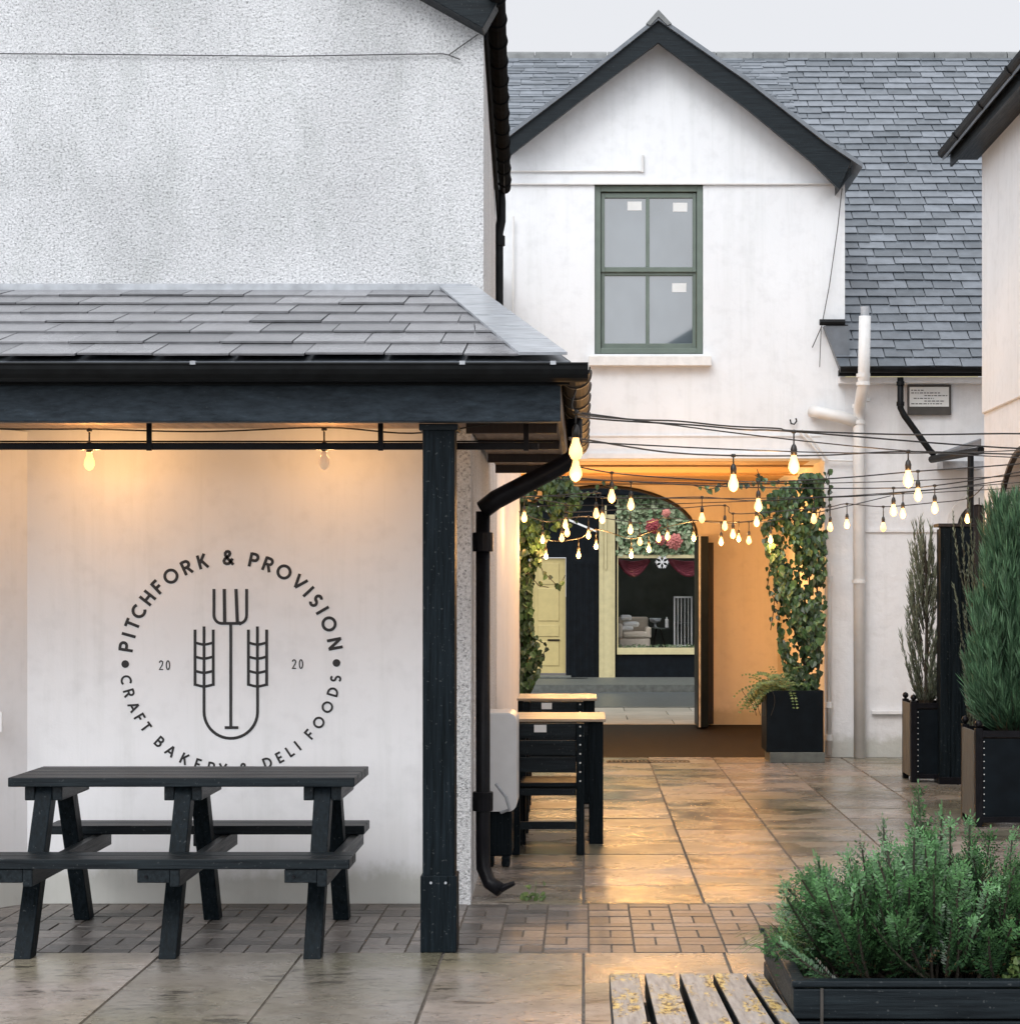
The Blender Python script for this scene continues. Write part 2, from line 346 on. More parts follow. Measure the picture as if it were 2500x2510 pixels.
# ================================================================== GROUND
g = MB(); g.box(-300, 300, -60, 600, -0.5, -0.05); tag(g.build('ground', 'earth'), kind='structure')
def paving(name, xs, ys, mat, gap=0.008, bedmat='bed'):
    q = MB()
    for i in range(len(xs) - 1):
        for j in range(len(ys) - 1):
            gy = gap * 1.9; x0, x1, y0, y1 = xs[i] + gap / 2, xs[i + 1] - gap / 2, ys[j] + gy / 2, ys[j + 1] - gy / 2
            dz = random.uniform(-0.0015, 0.0015); h = 0.004; t = random.uniform(-0.0015, 0.0015)
            v = [(x0, y0, -0.03), (x1, y0, -0.03), (x1, y1, -0.03), (x0, y1, -0.03),
                 (x0 + h, y0 + h, dz), (x1 - h, y0 + h, dz + t), (x1 - h, y1 - h, dz), (x0 + h, y1 - h, dz - t)]
            q.hexa(v, random.random())
    return tag(q.build(name, mat), kind='structure')
def jit(a, b, step, j=0.012):
    o = [a]
    while o[-1] + step * 1.4 < b: o.append(o[-1] + step + random.uniform(-j, j))
    o.append(b); return o
xs = [-6.2 + 0.62 * k for k in range(10)] + [0.62 * k for k in range(0, 12)]
pg = paving('paving', xs, [-1.2, 0.0, 1.2, 2.4, 3.6, 4.8, 5.9, 7.02, 8.485], 'slab', 0.0055)
paving('paving', xs, [9.815, 10.43, 11.05, 11.66, 12.28, 12.86, 13.50, 14.1, 14.75, 15.35, 16.0, 16.6, 17.25, 17.86, 18.49], 'slab', 0.0075)
q = MB(); q.box(-6.3, 7, -1.3, 18.5, -0.045, -0.007); tag(q.build('paving_bed', 'bed'), kind='structure')
# basket weave brick strip
q = MB(); nx = 66; y0 = 8.49; sz = 0.204
for i in range(nx):
    for j in range(7):
        x = -6.3 + i * sz; y = y0 + j * (1.32 / 7); sy = 1.32 / 7
        for k in range(2):
            rr = random.random(); dz = random.uniform(-0.0025, 0.001); g_ = 0.0022; h = 0.003
            if (i + j) % 2: X0, X1, Y0, Y1 = x + k * sz / 2, x + (k + 1) * sz / 2, y, y + sy
            else: X0, X1, Y0, Y1 = x, x + sz, y + k * sy / 2, y + (k + 1) * sy / 2
            X0 += g_; X1 -= g_; Y0 += g_ * 2; Y1 -= g_ * 2
            q.hexa([(X0, Y0, -0.03), (X1, Y0, -0.03), (X1, Y1, -0.03), (X0, Y1, -0.03), (X0 + h, Y0 + h, dz), (X1 - h, Y0 + h, dz), (X1 - h, Y1 - h, dz), (X0 + h, Y1 - h, dz)], rr)
tag(q.build('brick_paving', 'brick'), kind='structure')
tag(bx(-1.1, 2.6, 18.51, 23.1, -0.045, -0.004).build('passage_floor', 'mat'), kind='structure')
# street behind the passage
q = MB()
for i in range(16):
    for j in range(4):
        x = -7 + i * 0.9 + (j % 2) * 0.35; q.box(x + .006, x + .894, 23.12 + j * .82, 23.12 + j * .82 + .81, -0.045, 0.0, random.random())
tag(q.build('pavement', 'stone_pale'), kind='structure')
tag(bx(-9, 9, 26.42, 26.6, -0.045, 0.005).build('kerb', 'kerb'), kind='structure')
tag(bx(-40, 40, 26.61, 31.0, -0.045, -0.03).build('road', 'road'), kind='structure')
tag(bx(-9, 9, 31.01, 31.2, -0.045, 0.09).build('kerb', 'kerb'), kind='structure')
tag(bx(-9, 9, 31.21, 33.98, -0.045, 0.08).build('pavement', 'kerb'), kind='structure')

# ================================================================== SLATES
def slates(mb, Y0, Z0, ang, ncourse, e, wd, xmin, xmax, over=1.55, lift=0.016, th=0.007, jx=0.01, gap=0.005, slope_axis='y', sgn=1, off=0.0):
    ca, sa = math.cos(ang), math.sin(ang)
    def pt(u, v, h):
        a = Y0 + sgn * (v * ca - h * sa); z = Z0 + v * sa + h * ca
        return (u, a, z) if slope_axis == 'y' else (a, u, z)
    L = ncourse * e
    for i in range(ncourse):
        v0 = i * e; v1 = min(v0 + e * over, L + 0.02)
        u = xmin(v0) - (0.5 * wd if i % 2 else 0) - random.uniform(0, 0.2) * wd - 0.5 * wd
        while u < max(xmax(v0), xmax(v1)):
            ww = wd + random.uniform(-jx, jx)
            a0, a1 = max(u, xmin(v0)), min(u + ww - gap, xmax(v0))
            b0, b1 = max(u, xmin(v1)), min(u + ww - gap, xmax(v1))
            if a1 - a0 > 0.01:
                if b1 - b0 < 0.002: b0 = b1 = (a0 + a1) / 2 if b1 < b0 else b0; b0 = min(max(b0, xmin(v1)), xmax(v1)); b1 = b0 + 0.002
                l0 = lift + random.uniform(-0.002, 0.003); dv = random.uniform(-0.008, 0.008) - (random.uniform(.012, .035) if random.random() < .05 else 0); tw = random.uniform(-.004, .004)
                mb.hexa([pt(a0, v0 + dv - tw, l0), pt(a1, v0 + dv + tw, l0), pt(b1, v1, 0.002), pt(b0, v1, 0.002),
                         pt(a0, v0 + dv - tw, l0 + th), pt(a1, v0 + dv + tw, l0 + th), pt(b1, v1, 0.002 + th), pt(b0, v1, 0.002 + th)], random.random())
            u += ww

# ================================================================== LEFT BUILDING
lb = thing('rendered_building', (-3, 12, 0), 'white rendered two storey building with speckled roughcast upper wall and round painted logo', 'building')
q = MB()
q.prism([(-6.3, 10.6), (-0.553, 10.6), (-0.806, 18.4), (-6.3, 18.4)], 2.95, 4.72, 'z')
q.prism([(-6.3, 4.72), (-0.553, 4.72), (-3.43, 6.36), (-6.3, 4.73)], 10.6, 10.9, 'y')
q.build('upper_wall', 'roughcast', lb, fix=True)
q = MB(); q.prism([(-6.3, 9.82), (-0.74, 9.82), (-0.74, 10.0), (-0.60, 18.35), (-0.73, 18.4), (-6.3, 18.4)], 0, 2.94, 'z')
q.build('lower_wall', 'render_smooth', lb, fix=True)
q = MB(); q.prism([(-0.74, 9.808), (-0.577, 9.808), (-0.727, 18.38), (-0.76, 18.38), (-0.74, 10.4)], -0.01, 2.94, 'z'); q.build('corner_pier', 'roughcast', lb, fix=True)
# splayed return wall at the far left
q = MB(); xa = PX(68, 9.82); q.prism([(xa, 9.82), (xa - 0.17, 9.59), (-6.3, 9.59), (-6.3, 9.82)], 0, 2.42, 'z'); q.build('return_wall', 'render_smooth', lb, fix=True)
bx(PX(-25, 9.58), PX(7, 9.58), 9.57, 9.588, PZ(1795, 9.58), PZ(1745, 9.58)).build('light_switch', 'white_paint', lb, 0.003)
# rake, eave board, gutter, pipes up high
q = MB(); q.beam((-0.50, 10.52, 4.76), (-3.43, 10.52, 6.40), 0.16, 0.20, (0, 0, 1)); q.beam((-6.4, 10.52, 4.70), (-3.43, 10.52, 6.40), 0.16, 0.20); q.build('bargeboard', 'blk_x', lb, 0.004)
q = MB()
q.hexa([(-0.47, 10.42, 4.84), (-0.64, 15.7, 4.84), (-3.43, 15.7, 6.47), (-3.43, 10.42, 6.47), (-0.47, 10.42, 4.90), (-0.64, 15.7, 4.90), (-3.43, 15.7, 6.53), (-3.43, 10.42, 6.53)])
q.hexa([(-6.5, 10.42, 4.80), (-3.44, 10.42, 6.47), (-3.44, 15.7, 6.47), (-6.5, 15.7, 4.80), (-6.5, 10.42, 4.86), (-3.44, 10.42, 6.53), (-3.44, 15.7, 6.53), (-6.5, 15.7, 4.86)]); q.build('roof', 'slate', lb, fix=True)
q = MB(); q.prism([(-0.552, 10.62), (-0.535, 10.62), (-0.690, 15.7), (-0.712, 15.7)], 4.66, 4.83, 'z'); q.build('eaves_board', 'gutter_matt', lb, fix=True)
ga, gb = Vector((-0.475, 10.35, 4.86)), Vector((-0.645, 15.65, 4.90))
q = MB(); q.tube([ga, gb], 0.052, 12)
q.build('gutter', 'gutter_matt', lb, smooth=False)
gut = [c for c in lb.children if c.name.startswith('gutter')][0]
for k in range(12):
    p = ga.lerp(gb, (k + 0.3) / 12); d = (gb - ga).normalized(); tb([p - d * .02, p + d * .02], 0.060, 12).build('gutter_bracket', 'gutter_matt', gut)
dx = PX(1228, 15.6)
tb([(dx - .01, 15.62, 4.9), (dx, 15.62, 4.78), (dx, 15.62, 4.62), (dx - .02, 15.62, 4.52), (dx - .02, 15.62, 0.05)], 0.038, 12).build('downpipe', 'gutter', lb, smooth=False)
tb([(dx - .02, 15.62, 4.50), (dx - .02, 15.62, 4.42)], 0.052, 12).build('pipe_collar', 'gutter', lb)
cbl = [P(-60, 131, 10.58), P(300, 134, 10.58), P(700, 138, 10.58), P(1000, 133, 10.58), P(1085, 132, 10.58), P(1100, 135, 10.58), P(1128, 146, 10.58)]
q = MB(); q.tube(cbl, 0.0035, 5); q.tube([P(1100, 135, 10.585), P(1135, 110, 10.585), P(1172, 84, 10.585)], 0.0035, 5); q.build('wall_cable', 'ink_soft', lb)
# downpipe with swan neck from the canopy gutter
dp = thing('downpipe', (-0.527, 10.05, 0), 'black iron downpipe with diagonal swan neck at the rendered corner beside the canopy post', 'downpipe')
tb([(-0.527, 10.05, 2.02), (-0.527, 10.05, 0.26), (-0.525, 10.04, 0.15), (-0.49, 10.0, 0.08), (-0.43, 9.97, 0.045)], 0.038, 14).build('pipe', 'iron', dp, smooth=True)
tb([(-0.43, 9.972, 0.052), (-0.36, 9.95, 0.085)], [0.020, 0.012], 8).build('spout_lip', 'iron', dp)
tb([(-0.045, 10.0, 2.50), (-0.045, 10.0, 2.33), (-0.075, 10.0, 2.28), (-0.46, 10.03, 2.08), (-0.527, 10.05, 2.03)], [0.040, 0.040, 0.048, 0.052, 0.050], 14).build('swan_neck', 'iron', dp, smooth=True)
for z in (1.86, 0.50): tb([(-0.527, 10.05, z - .05), (-0.527, 10.05, z + .05)], 0.054, 14).build('collar', 'iron', dp, 0.003)
for z in (1.86, 0.50): bx(-0.575, -0.49, 10.02, 10.09, z - .012, z + .012).build('wall_bracket', 'iron', dp)

# ------------------------------------------------------------------ painted logo
LET = {
 'P': [[(-.2,0),(-.2,1)], [(-.2,.92),(.06,.92)]+arc(.06,.695,.225,90,-90)[1:-1]+[(.06,.47),(-.2,.47)]],
 'R': [[(-.22,0),(-.22,1)], [(-.22,.92),(.04,.92)]+arc(.04,.705,.215,90,-90)[1:-1]+[(.04,.49),(-.22,.49)], [(.02,.49),(.28,0)]],
 'I': [[(0,0),(0,1)]], 'T': [[(-.30,.92),(.30,.92)], [(0,0),(0,.9)]],
 'C': [arc(.08,.5,.42,50,310,14)], 'O': [arc(0,.5,.43,0,360,24)],
 'H': [[(-.27,0),(-.27,1)], [(.27,0),(.27,1)], [(-.27,.5),(.27,.5)]],
 'F': [[(-.18,0),(-.18,1)], [(-.18,.92),(.25,.92)], [(-.18,.5),(.2,.5)]],
 'E': [[(-.18,0),(-.18,1)], [(-.18,.92),(.25,.92)], [(-.18,.5),(.2,.5)], [(-.18,.08),(.25,.08)]],
 'K': [[(-.24,0),(-.24,1)], [(-.2,.42),(.25,1)], [(-.06,.58),(.3,0)]],
 'V': [[(-.36,1),(0,.06)], [(0,.06),(.36,1)]],
 'S': [arc(0,.715,.205,35,270,10)+arc(0,.285,.215,90,-145,10)],
 'N': [[(-.3,0),(-.3,1)], [(-.3,.97),(.3,.03)], [(.3,0),(.3,1)]],
 'A': [[(-.36,0),(0,.96)], [(0,.96),(.36,0)], [(-.22,.32),(.22,.32)]],
 'B': [[(-.2,0),(-.2,1)], [(-.2,.92),(.03,.92)]+arc(.03,.72,.20,90,-90)[1:-1]+[(.03,.52),(-.2,.52)], [(.02,.52)]+arc(.05,.30,.22,90,-90)[1:-1]+[(.05,.08),(-.2,.08)]],
 'D': [[(-.28,0),(-.28,1)], [(-.28,.92),(-.1,.92)]+arc(-.1,.5,.42,90,-90,12)[1:-1]+[(-.1,.08),(-.28,.08)]],
 'L': [[(-.18,0),(-.18,1)], [(-.18,.08),(.25,.08)]],
 'Y': [[(-.32,1),(0,.47)], [(.32,1),(0,.47)], [(0,.5),(0,0)]],
 '&': [[(.38,0),(.02,.42),(-.16,.66),(-.16,.82),(-.08,.92),(.03,.94),(.13,.88),(.16,.78),(.11,.66),(-.03,.55),(-.2,.42),(-.27,.28),(-.23,.14),(-.1,.07),(.06,.09),(.2,.22),(.33,.44)]],
 '2': [[(-.2,.74),(-.15,.88),(0,.95),(.15,.88),(.2,.72),(.13,.52),(-.2,.05),(.24,.05)]],
 '0': [arc(0,.5,.2,0,360,18,.45)],
}
logo = MB(); layer = [0]
LS = 0.3378 / F * 9.82                            # metres per unit of the traced drawing
LCX, LCZ, LY = PX(566.5, 9.82), PZ(1626.3, 9.82), 9.82
def L2(p): return (LCX + (p[0] - 937) * LS, LCZ - (p[1] - 966) * LS)
def ribbon(pts, wd, closed=False):
    """pts in wall metres (x,z)"""
    layer[0] += 1; y = LY - 0.0020 - (layer[0] % 12) * 0.00012
    if closed: pts = pts[:-1]
    n = len(pts); Lf = []; Rt = []
    for k in range(n):
        p = Vector(pts[k])
        a = Vector(pts[(k - 1) % n]) if (closed or k > 0) else None
        c = Vector(pts[(k + 1) % n]) if (closed or k < n - 1) else None
        d1 = (p - a).normalized() if a is not None else (c - p).normalized()
        d2 = (c - p).normalized() if c is not None else d1
        n1 = Vector((-d1.y, d1.x)); n2 = Vector((-d2.y, d2.x)); m_ = (n1 + n2)
        m_ = m_.normalized() if m_.length > 0.3 else n1
        s = min(1.6, 1 / max(0.4, m_.dot(n1)))
        Lf.append(p + m_ * wd / 2 * s); Rt.append(p - m_ * wd / 2 * s)
    for k in range(n if closed else n - 1):
        k2 = (k + 1) % n
        logo.face([(Rt[k].x, y, Rt[k].y), (Rt[k2].x, y, Rt[k2].y), (Lf[k2].x, y, Lf[k2].y), (Lf[k].x, y, Lf[k].y)])
LETTERS = []
def letter(ch, cx, cz, ang, h, wd, sx=1.0):
    global logo
    keep = logo; logo = MB(); LETTERS.append(logo)
    ca, sa = math.cos(ang), math.sin(ang)
    for st in LET[ch]:
        pts = [(cx + ((x * sx) * ca - (y - .5) * sa) * h, cz + ((x * sx) * sa + (y - .5) * ca) * h) for x, y in st]
        ribbon(pts, wd * h, closed=(ch in 'O0'))
    logo = keep
top = [('P',185,848),('I',203,762),('T',222,680),('C',268,590),('H',330,487),('F',400,402),('O',498,325),('R',612,262),('K',728,213),('&',915,187),('P',1105,197),('R',1208,240),('O',1326,297),('V',1447,362),('I',1502,443),('S',1555,510),('I',1600,582),('O',1642,682),('N',1682,825)]
bot = [('C',183,1085),('R',203,1178),('A',237,1280),('F',292,1350),('T',340,1413),('B',430,1520),('A',508,1590),('K',607,1645),('E',700,1690),('R',793,1722),('Y',878,1740),('&',1030,1737),('D',1200,1680),('E',1285,1635),('L',1357,1590),('I',1410,1548),('F',1490,1462),('O',1565,1387),('O',1628,1278),('D',1668,1170),('S',1690,1075)]
RR = 768
for ch, x, y in top:
    t = math.atan2(x - 937, 966 - y)              # clockwise from the top
    x_, z_ = L2((937 + RR * math.sin(t), 966 - RR * math.cos(t))); letter(ch, x_, z_, -t, 104 * LS, 0.205)
for ch, x, y in bot:
    t = math.atan2(x - 937, y - 966)              # from the bottom, towards the right
    x_, z_ = L2((937 + RR * math.sin(t), 966 + RR * math.cos(t))); letter(ch, x_, z_, t, 80 * LS, 0.185)
for x, y in ((172, 970), (1703, 962)):
    c = L2((x, y)); layer[0] += 1; LETTERS.append(MB())
    LETTERS[-1].face([(c[0] + 28 * LS * math.cos(R(a)), LY - .0025, c[1] + 28 * LS * math.sin(R(a))) for a in range(0, 360, 20)])
for x, y in ((432, 978), (482, 978), (1396, 970), (1446, 970)):
    c = L2((x, y)); letter('2' if x in (432, 1396) else '0', c[0], c[1], 0, 70 * LS, 0.12, 0.85)
SW = 21 * LS
def st(pts, wd=SW): ribbon([L2(p) for p in pts], wd)
st([(815,425),(815,590)] + [(870 + 55 * math.cos(R(a)), 615 + 60 * math.sin(R(a))) for a in range(180, 89, -15)] + [(1000,675)] + [(1000 + 52 * math.cos(R(a)), 615 + 60 * math.sin(R(a))) for a in range(90, -1, -15)] + [(1052,590),(1052,425)])
st([(890,425),(893,670)], SW * 1.15); st([(975,425),(985,670)], SW * 1.15)
st([(937,680),(937,1425)]); st([(893,1431),(992,1431)])
for cx in (743, 1130):
    st([(cx,697),(cx,1135)]); st([(cx-65,720),(cx-65,1128)]); st([(cx+67,720),(cx+67,1128)])
    for y in (818, 920, 1023, 1122): st([(cx-60,y-2),(cx-30,y+6),(cx,y+12),(cx+30,y+6),(cx+62,y-2)], SW * 0.9)
st([(743,1130),(743,1315)] + [(937 - 194 * math.cos(R(a)), 1315 + 194 * math.sin(R(a))) for a in range(8, 180, 8)] + [(1131,1315),(1131,1130)])
lo = logo.build('painted_logo', 'ink', lb, fix=False)
for q in LETTERS: q.build('letter', 'ink', lo)
lo['label'] = 'round black painted bakery logo with pitchfork and wheat on the white wall'

# ================================================================== CANOPY
cn = thing('slate_canopy', (-1.5, 9, 0), 'black timber canopy with wet slate lean-to roof above the picnic table', 'canopy')
A = math.atan2(3.26 - 2.61, 10.6 - 8.33); LEN = math.hypot(3.26 - 2.61, 10.6 - 8.33)
def hipx(xb, xt): return lambda v: xb + (xt - xb) * min(1, v / LEN)
q = MB(); slates(q, 8.33, 2.61, A, 7, LEN / 7, 0.335, lambda v: -6.3, hipx(-0.275, -0.80), lift=0.018, th=0.009, gap=0.006)
q.build('slate_roof', 'slate_wet', cn)
q = MB()
q.hexa([(-6.3, 8.33, 2.57), (-0.06, 8.33, 2.57), (-0.60, 10.6, 3.22), (-6.3, 10.6, 3.22), (-6.3, 8.33, 2.60), (-0.06, 8.33, 2.60), (-0.60, 10.6, 3.25), (-6.3, 10.6, 3.25)])
q.hexa([(-0.06, 8.33, 2.57), (-0.06, 12.8, 2.57), (-0.60, 12.8, 3.22), (-0.60, 10.6, 3.22), (-0.055, 8.33, 2.60), (-0.055, 12.8, 2.60), (-0.60, 12.8, 3.25), (-0.595, 10.6, 3.25)])
q.build('roof_deck', 'slate', cn, fix=True)
def rp(x, Y, h): v = (Y - 8.33) / (10.6 - 8.33); return (x, Y - h * math.sin(A), 2.61 + v * 0.65 + h)
q = MB(); ns = 6
for k in range(ns):
    a, b_ = k / ns, (k + 1) / ns
    ya, yb = 8.31 + a * 2.3, 8.31 + b_ * 2.3
    xi = lambda t: -0.28 + (-0.80 + 0.28) * t; xo = lambda t: -0.07 + (-0.60 + 0.07) * t
    q.hexa([rp(xi(a), ya, 0.022), rp(xo(a), ya, 0.022), rp(xo(b_), yb, 0.022), rp(xi(b_), yb, 0.022), rp(xi(a), ya, 0.034), rp(xo(a), ya, 0.034), rp(xo(b_) , yb, 0.0325), rp(xi(b_), yb, 0.0325)])
q.build('hip_flashing', 'lead', cn)
bx(-6.3, -0.62, 10.575, 10.597, 3.24, 3.30).build('wall_flashing', 'lead', cn)
# front gutter, half round
q = MB(); pr = arc(8.275, 2.575, 0.070, 180, 360, 10); inner = arc(8.275, 2.575, 0.063, 360, 180, 10)
q.prism(pr + inner, -6.3, 0.02, 'x'); q.tube([(-6.3, 8.205, 2.577), (0.02, 8.205, 2.577)], 0.006, 6)
gt = q.build('gutter', 'gutter', cn, fix=True)
for x in (-5.0, -3.5, PX(473, 8.2), PX(1133, 8.2), -0.13): bx(x - .012, x + .012, 8.198, 8.22, 2.572, 2.588).build('gutter_clip', 'lead', gt)
q = MB(); pr = arc(-0.035, 2.575, 0.066, 180, 360, 10); inner = arc(-0.035, 2.575, 0.059, 360, 180, 10)
q.prism(pr + inner, 8.30, 12.8, 'y'); g2 = q.build('side_gutter', 'gutter', cn, fix=True)
for k in range(9): q = MB(); q.prism(arc(-0.035, 2.578, 0.074, 180, 360, 10) + [(0.036, 2.59), (-0.106, 2.59)], 8.55 + k * .5, 8.59 + k * .5, 'y'); q.build('gutter_bracket', 'dark_metal', g2, fix=True)
bx(-6.3, -0.06, 8.335, 8.36, 2.50, 2.60).build('eaves_fascia', 'gutter', cn)
bx(-6.3, -0.10, 8.40, 8.48, 2.345, 2.52).build('front_beam', 'fascia', cn, 0.006)
q = MB(); q.box(-0.125, -0.10, 8.485, 12.8, 2.40, 2.56); q.build('side_fascia', 'brown_wood', cn, 0.004)
q = MB()
for k in range(34):
    y = 8.50 + k * 0.127
    q.box(-6.3 if y < 9.6 else -0.57, -0.13, y, y + 0.122, 2.42, 2.435)
q.build('soffit_boards', 'soffit', cn)
for y in (9.3, 10.35, 11.4, 12.4): bx(-0.57, -0.13, y, y + .05, 2.37, 2.418).build('soffit_bearer', 'brown_wood', cn)
# post
q = MB(); q.box(-0.713, -0.570, 8.49, 8.635, 0.0, 2.343); po = q.build('post', 'blk_z', cn, 0.006)
q = MB(); q.box(-0.728, -0.556, 8.475, 8.65, 2.315, 2.343); q.build('post_cap', 'blk_x', po, 0.003)
q = MB(); q.box(-0.722, -0.561, 8.481, 8.644, 0.0, 0.34); q.build('post_sleeve', 'blk_z', po, 0.004)
for x in (-0.675, -0.61): tb([(x, 8.482, 0.31), (x, 8.477, 0.31)], 0.006, 8).build('bolt', 'lead', po)
# steel rail under the soffit
rl = thing('hanging_rail', (-1.5, 9.0, 2.2), 'long black steel rail hung on short straps below the canopy soffit', 'rail')
q = MB(); q.box(-6.3, PX(1320, 9.0), 8.975, 9.0, PZ(1103, 9.0), PZ(1086, 9.0)); q.build('rail', 'iron', rl, 0.002)
q = MB(); q.box(-6.3, -0.15, 9.4, 9.408, PZ(1084, 9.4), PZ(1080, 9.4)); q.build('tension_wire', 'iron', rl)
for px in (-280, 370, 935, 1290): 
    x = PX(px, 9.0); bx(x - .012, x + .012, 8.965, 8.974, PZ(1106, 9.0), 2.419).build('strap', 'iron', rl)

# ================================================================== CENTRAL GABLED BUILDING
YB = 18.5
gbd = thing('gabled_building', (1.5, 19, 0), 'white gabled building with green sash window above a covered passage and long slate roof behind', 'building')
GX0, GX1 = -0.87, PX(2070, YB)
q = MB()
zc = PZ(1125, YB); apx = PX(1615, YB)
PO0, PO1 = PX(1247, YB), PX(2020, YB)
# gable wall with the window opening left out (window box fills it)
WX0, WX1, WZ0, WZ1 = PX(1457, YB), PX(1723, YB), PZ(868, YB), PZ(452, YB)
zg = PZ(450, YB)
q.box(GX0, WX0, YB, YB + .3, zc, zg); q.box(WX1, GX1, YB, YB + .3, zc, zg); q.box(WX0, WX1, YB, YB + .3, zc, WZ0)
q.box(GX0, GX0 + 0.3, YB + .3, 24, zc, zg); q.box(GX1 - .3, GX1, YB + .3, 24, zc, zg)
q.build('gable_wall', 'render', gbd)
q = MB(); q.prism([(GX0 - .05, zg + .002), (GX1 + 0.0, zg + .002), (GX1, zg + .10), (apx, PZ(95, YB)), (GX0 - .05, PZ(400, YB))], YB - 0.012, YB + .3, 'y'); q.build('gable_peak', 'render', gbd, fix=True)
# ground floor wall
q = MB()
q.box(PO1, 4.3, YB, YB + .35, 0, zc); q.box(GX1 + .001, 4.3, YB + .001, YB + .35, zc, 3.66)
q.build('ground_wall', 'render_rough', gbd); bx(GX0 - .2, PO0, YB, YB + .35, 0, zc).build('ground_wall', 'render_rough', gbd)
bx(PX(2116, YB), PX(2300, YB), YB - .02, YB - .001, PZ(1305, YB), PZ(1297, YB)).build('wall_ledge', 'render_rough', gbd, 0.002); bx(PX(2136, YB - .03), PX(2220, YB - .05), YB - .05, YB - .001, PZ(1750, YB), PZ(1742, YB)).build('wall_ledge', 'render_rough', gbd, 0.002)
q = MB(); q.box(PX(1440, YB), PX(2010, YB), YB - .012, YB - .001, PZ(1070, YB), PZ(1066, YB)); q.box(PX(1440, YB), PX(2015, YB), YB - .03, YB - .001, PZ(1124, YB), PZ(1112, YB)); q.build('lintel_band', 'render', gbd)
# passage: ceiling, side walls, end wall with elliptical arch
bx(PO0 - .1, PO1 + .12, YB + .35, 23.3, zc + .001, zc + .05).build('passage_ceiling', 'pine', gbd)
q = MB()
for k in range(3): q.box(PO0, PO1, YB + .9 + k * 1.4, YB + .96 + k * 1.4, zc - .018, zc)
q.build('ceiling_batten', 'pine', gbd)
for xa, xb in ((PO0 - .3, PO0 - .002), (PO1 + .002, PO1 + .3)): bx(xa, xb, YB + .351, 23.0, 0, zc).build('passage_side_wall', 'cream_wall', gbd)
YE = 23.0; acx = 0.22; ah = 1.13; asp = 2.27; art = 0.59
arcp = arc(acx, asp, ah, 180, 0, 24, art)
q = MB()
for k in range(24):
    (x0, z0), (x1, z1) = arcp[k], arcp[k + 1]
    q.hexa([(x0, YE, z0), (x1, YE, z1), (x1, YE + .3, z1), (x0, YE + .3, z0), (x0, YE, zc), (x1, YE, zc), (x1, YE + .3, zc), (x0, YE + .3, zc)])
q.box(-1.4, acx - ah, YE, YE + .3, 0, zc); q.box(acx + ah, PO1 + .4, YE, YE + .3, 0, zc)
q.build('passage_end_wall', 'cream_wall', gbd)
q = MB(); q.tube([(x, YE - .01, z) for x, z in arcp], 0.022, 8); q.build('arch_trim', 'brown_wood', gbd)
q = MB(); q.box(-1.4, 3.9, YE + .302, YE + .4, 2.95, 3.7); q.build('street_front_wall', 'render', gbd)
# gable bargeboards
BY0, BY1 = YB - 0.30, YB - 0.25
def gp(px, py): return (PX(px, BY0), PZ(py, BY0))
outl = [gp(1238, 343), gp(1420, 205), gp(1613, 52)]; inl = [gp(1613, 104), gp(1420, 248), gp(1238, 390)]
outr = [gp(1613, 52), gp(1830, 203), gp(2025, 356), gp(2085, 395), gp(2085, 420)]; 
def strip(a, b_, y0, y1):
    q = MB()
    for k in range(len(a) - 1):
        q.hexa([(b_[k][0], y0, b_[k][1]), (b_[k+1][0], y0, b_[k+1][1]), (b_[k+1][0], y1, b_[k+1][1]), (b_[k][0], y1, b_[k][1]),
                (a[k][0], y0, a[k][1]), (a[k+1][0], y0, a[k+1][1]), (a[k+1][0], y1, a[k+1][1]), (a[k][0], y1, a[k][1])])
    return q
strip(outl, list(reversed(inl)), BY0, BY1).build('bargeboard', 'blk_x', gbd, fix=True)
strip([gp(1613, 52), gp(1830, 203), gp(2025, 356), gp(2085, 395)], [gp(1613, 104), gp(1830, 266), gp(1990, 398), gp(2056, 464)], BY0, BY1).build('bargeboard', 'blk_x', gbd, fix=True)
# gable roof verge + slopes running back
def roofstrip(pts, th, y0, y1):
    q = MB()
    for k in range(len(pts) - 1):
        (x0, z0), (x1, z1) = pts[k], pts[k + 1]
        q.hexa([(x0, y0, z0), (x1, y0, z1), (x1, y1, z1), (x0, y1, z0), (x0, y0, z0 + th), (x1, y0, z1 + th), (x1, y1, z1 + th), (x0, y1, z0 + th)])
    return q
roofstrip([gp(1228, 352), gp(1420, 206), gp(1613, 52)], 0.045, BY0 - .04, 23.4).build('gable_roof', 'slate', gbd, fix=True)
roofstrip([gp(1613, 52), gp(1830, 202), gp(2025, 354), gp(2112, 412)], 0.045, BY0 - .04, 21.6).build('gable_roof', 'slate', gbd, fix=True)
q = MB()
for k in range(12): q.prism([(gp(1583, 0)[0], gp(0, 62)[1]), (gp(1613, 0)[0], gp(0, 28)[1]), (gp(1645, 0)[0], gp(0, 62)[1]), (gp(1635, 0)[0], gp(0, 66)[1]), (gp(1613, 0)[0], gp(0, 45)[1]), (gp(1593, 0)[0], gp(0, 66)[1])], BY0 - .06 + k * .42, BY0 + .35 + k * .42, 'y', random.random())
q.build('ridge_tile', 'ridge', gbd, fix=True)
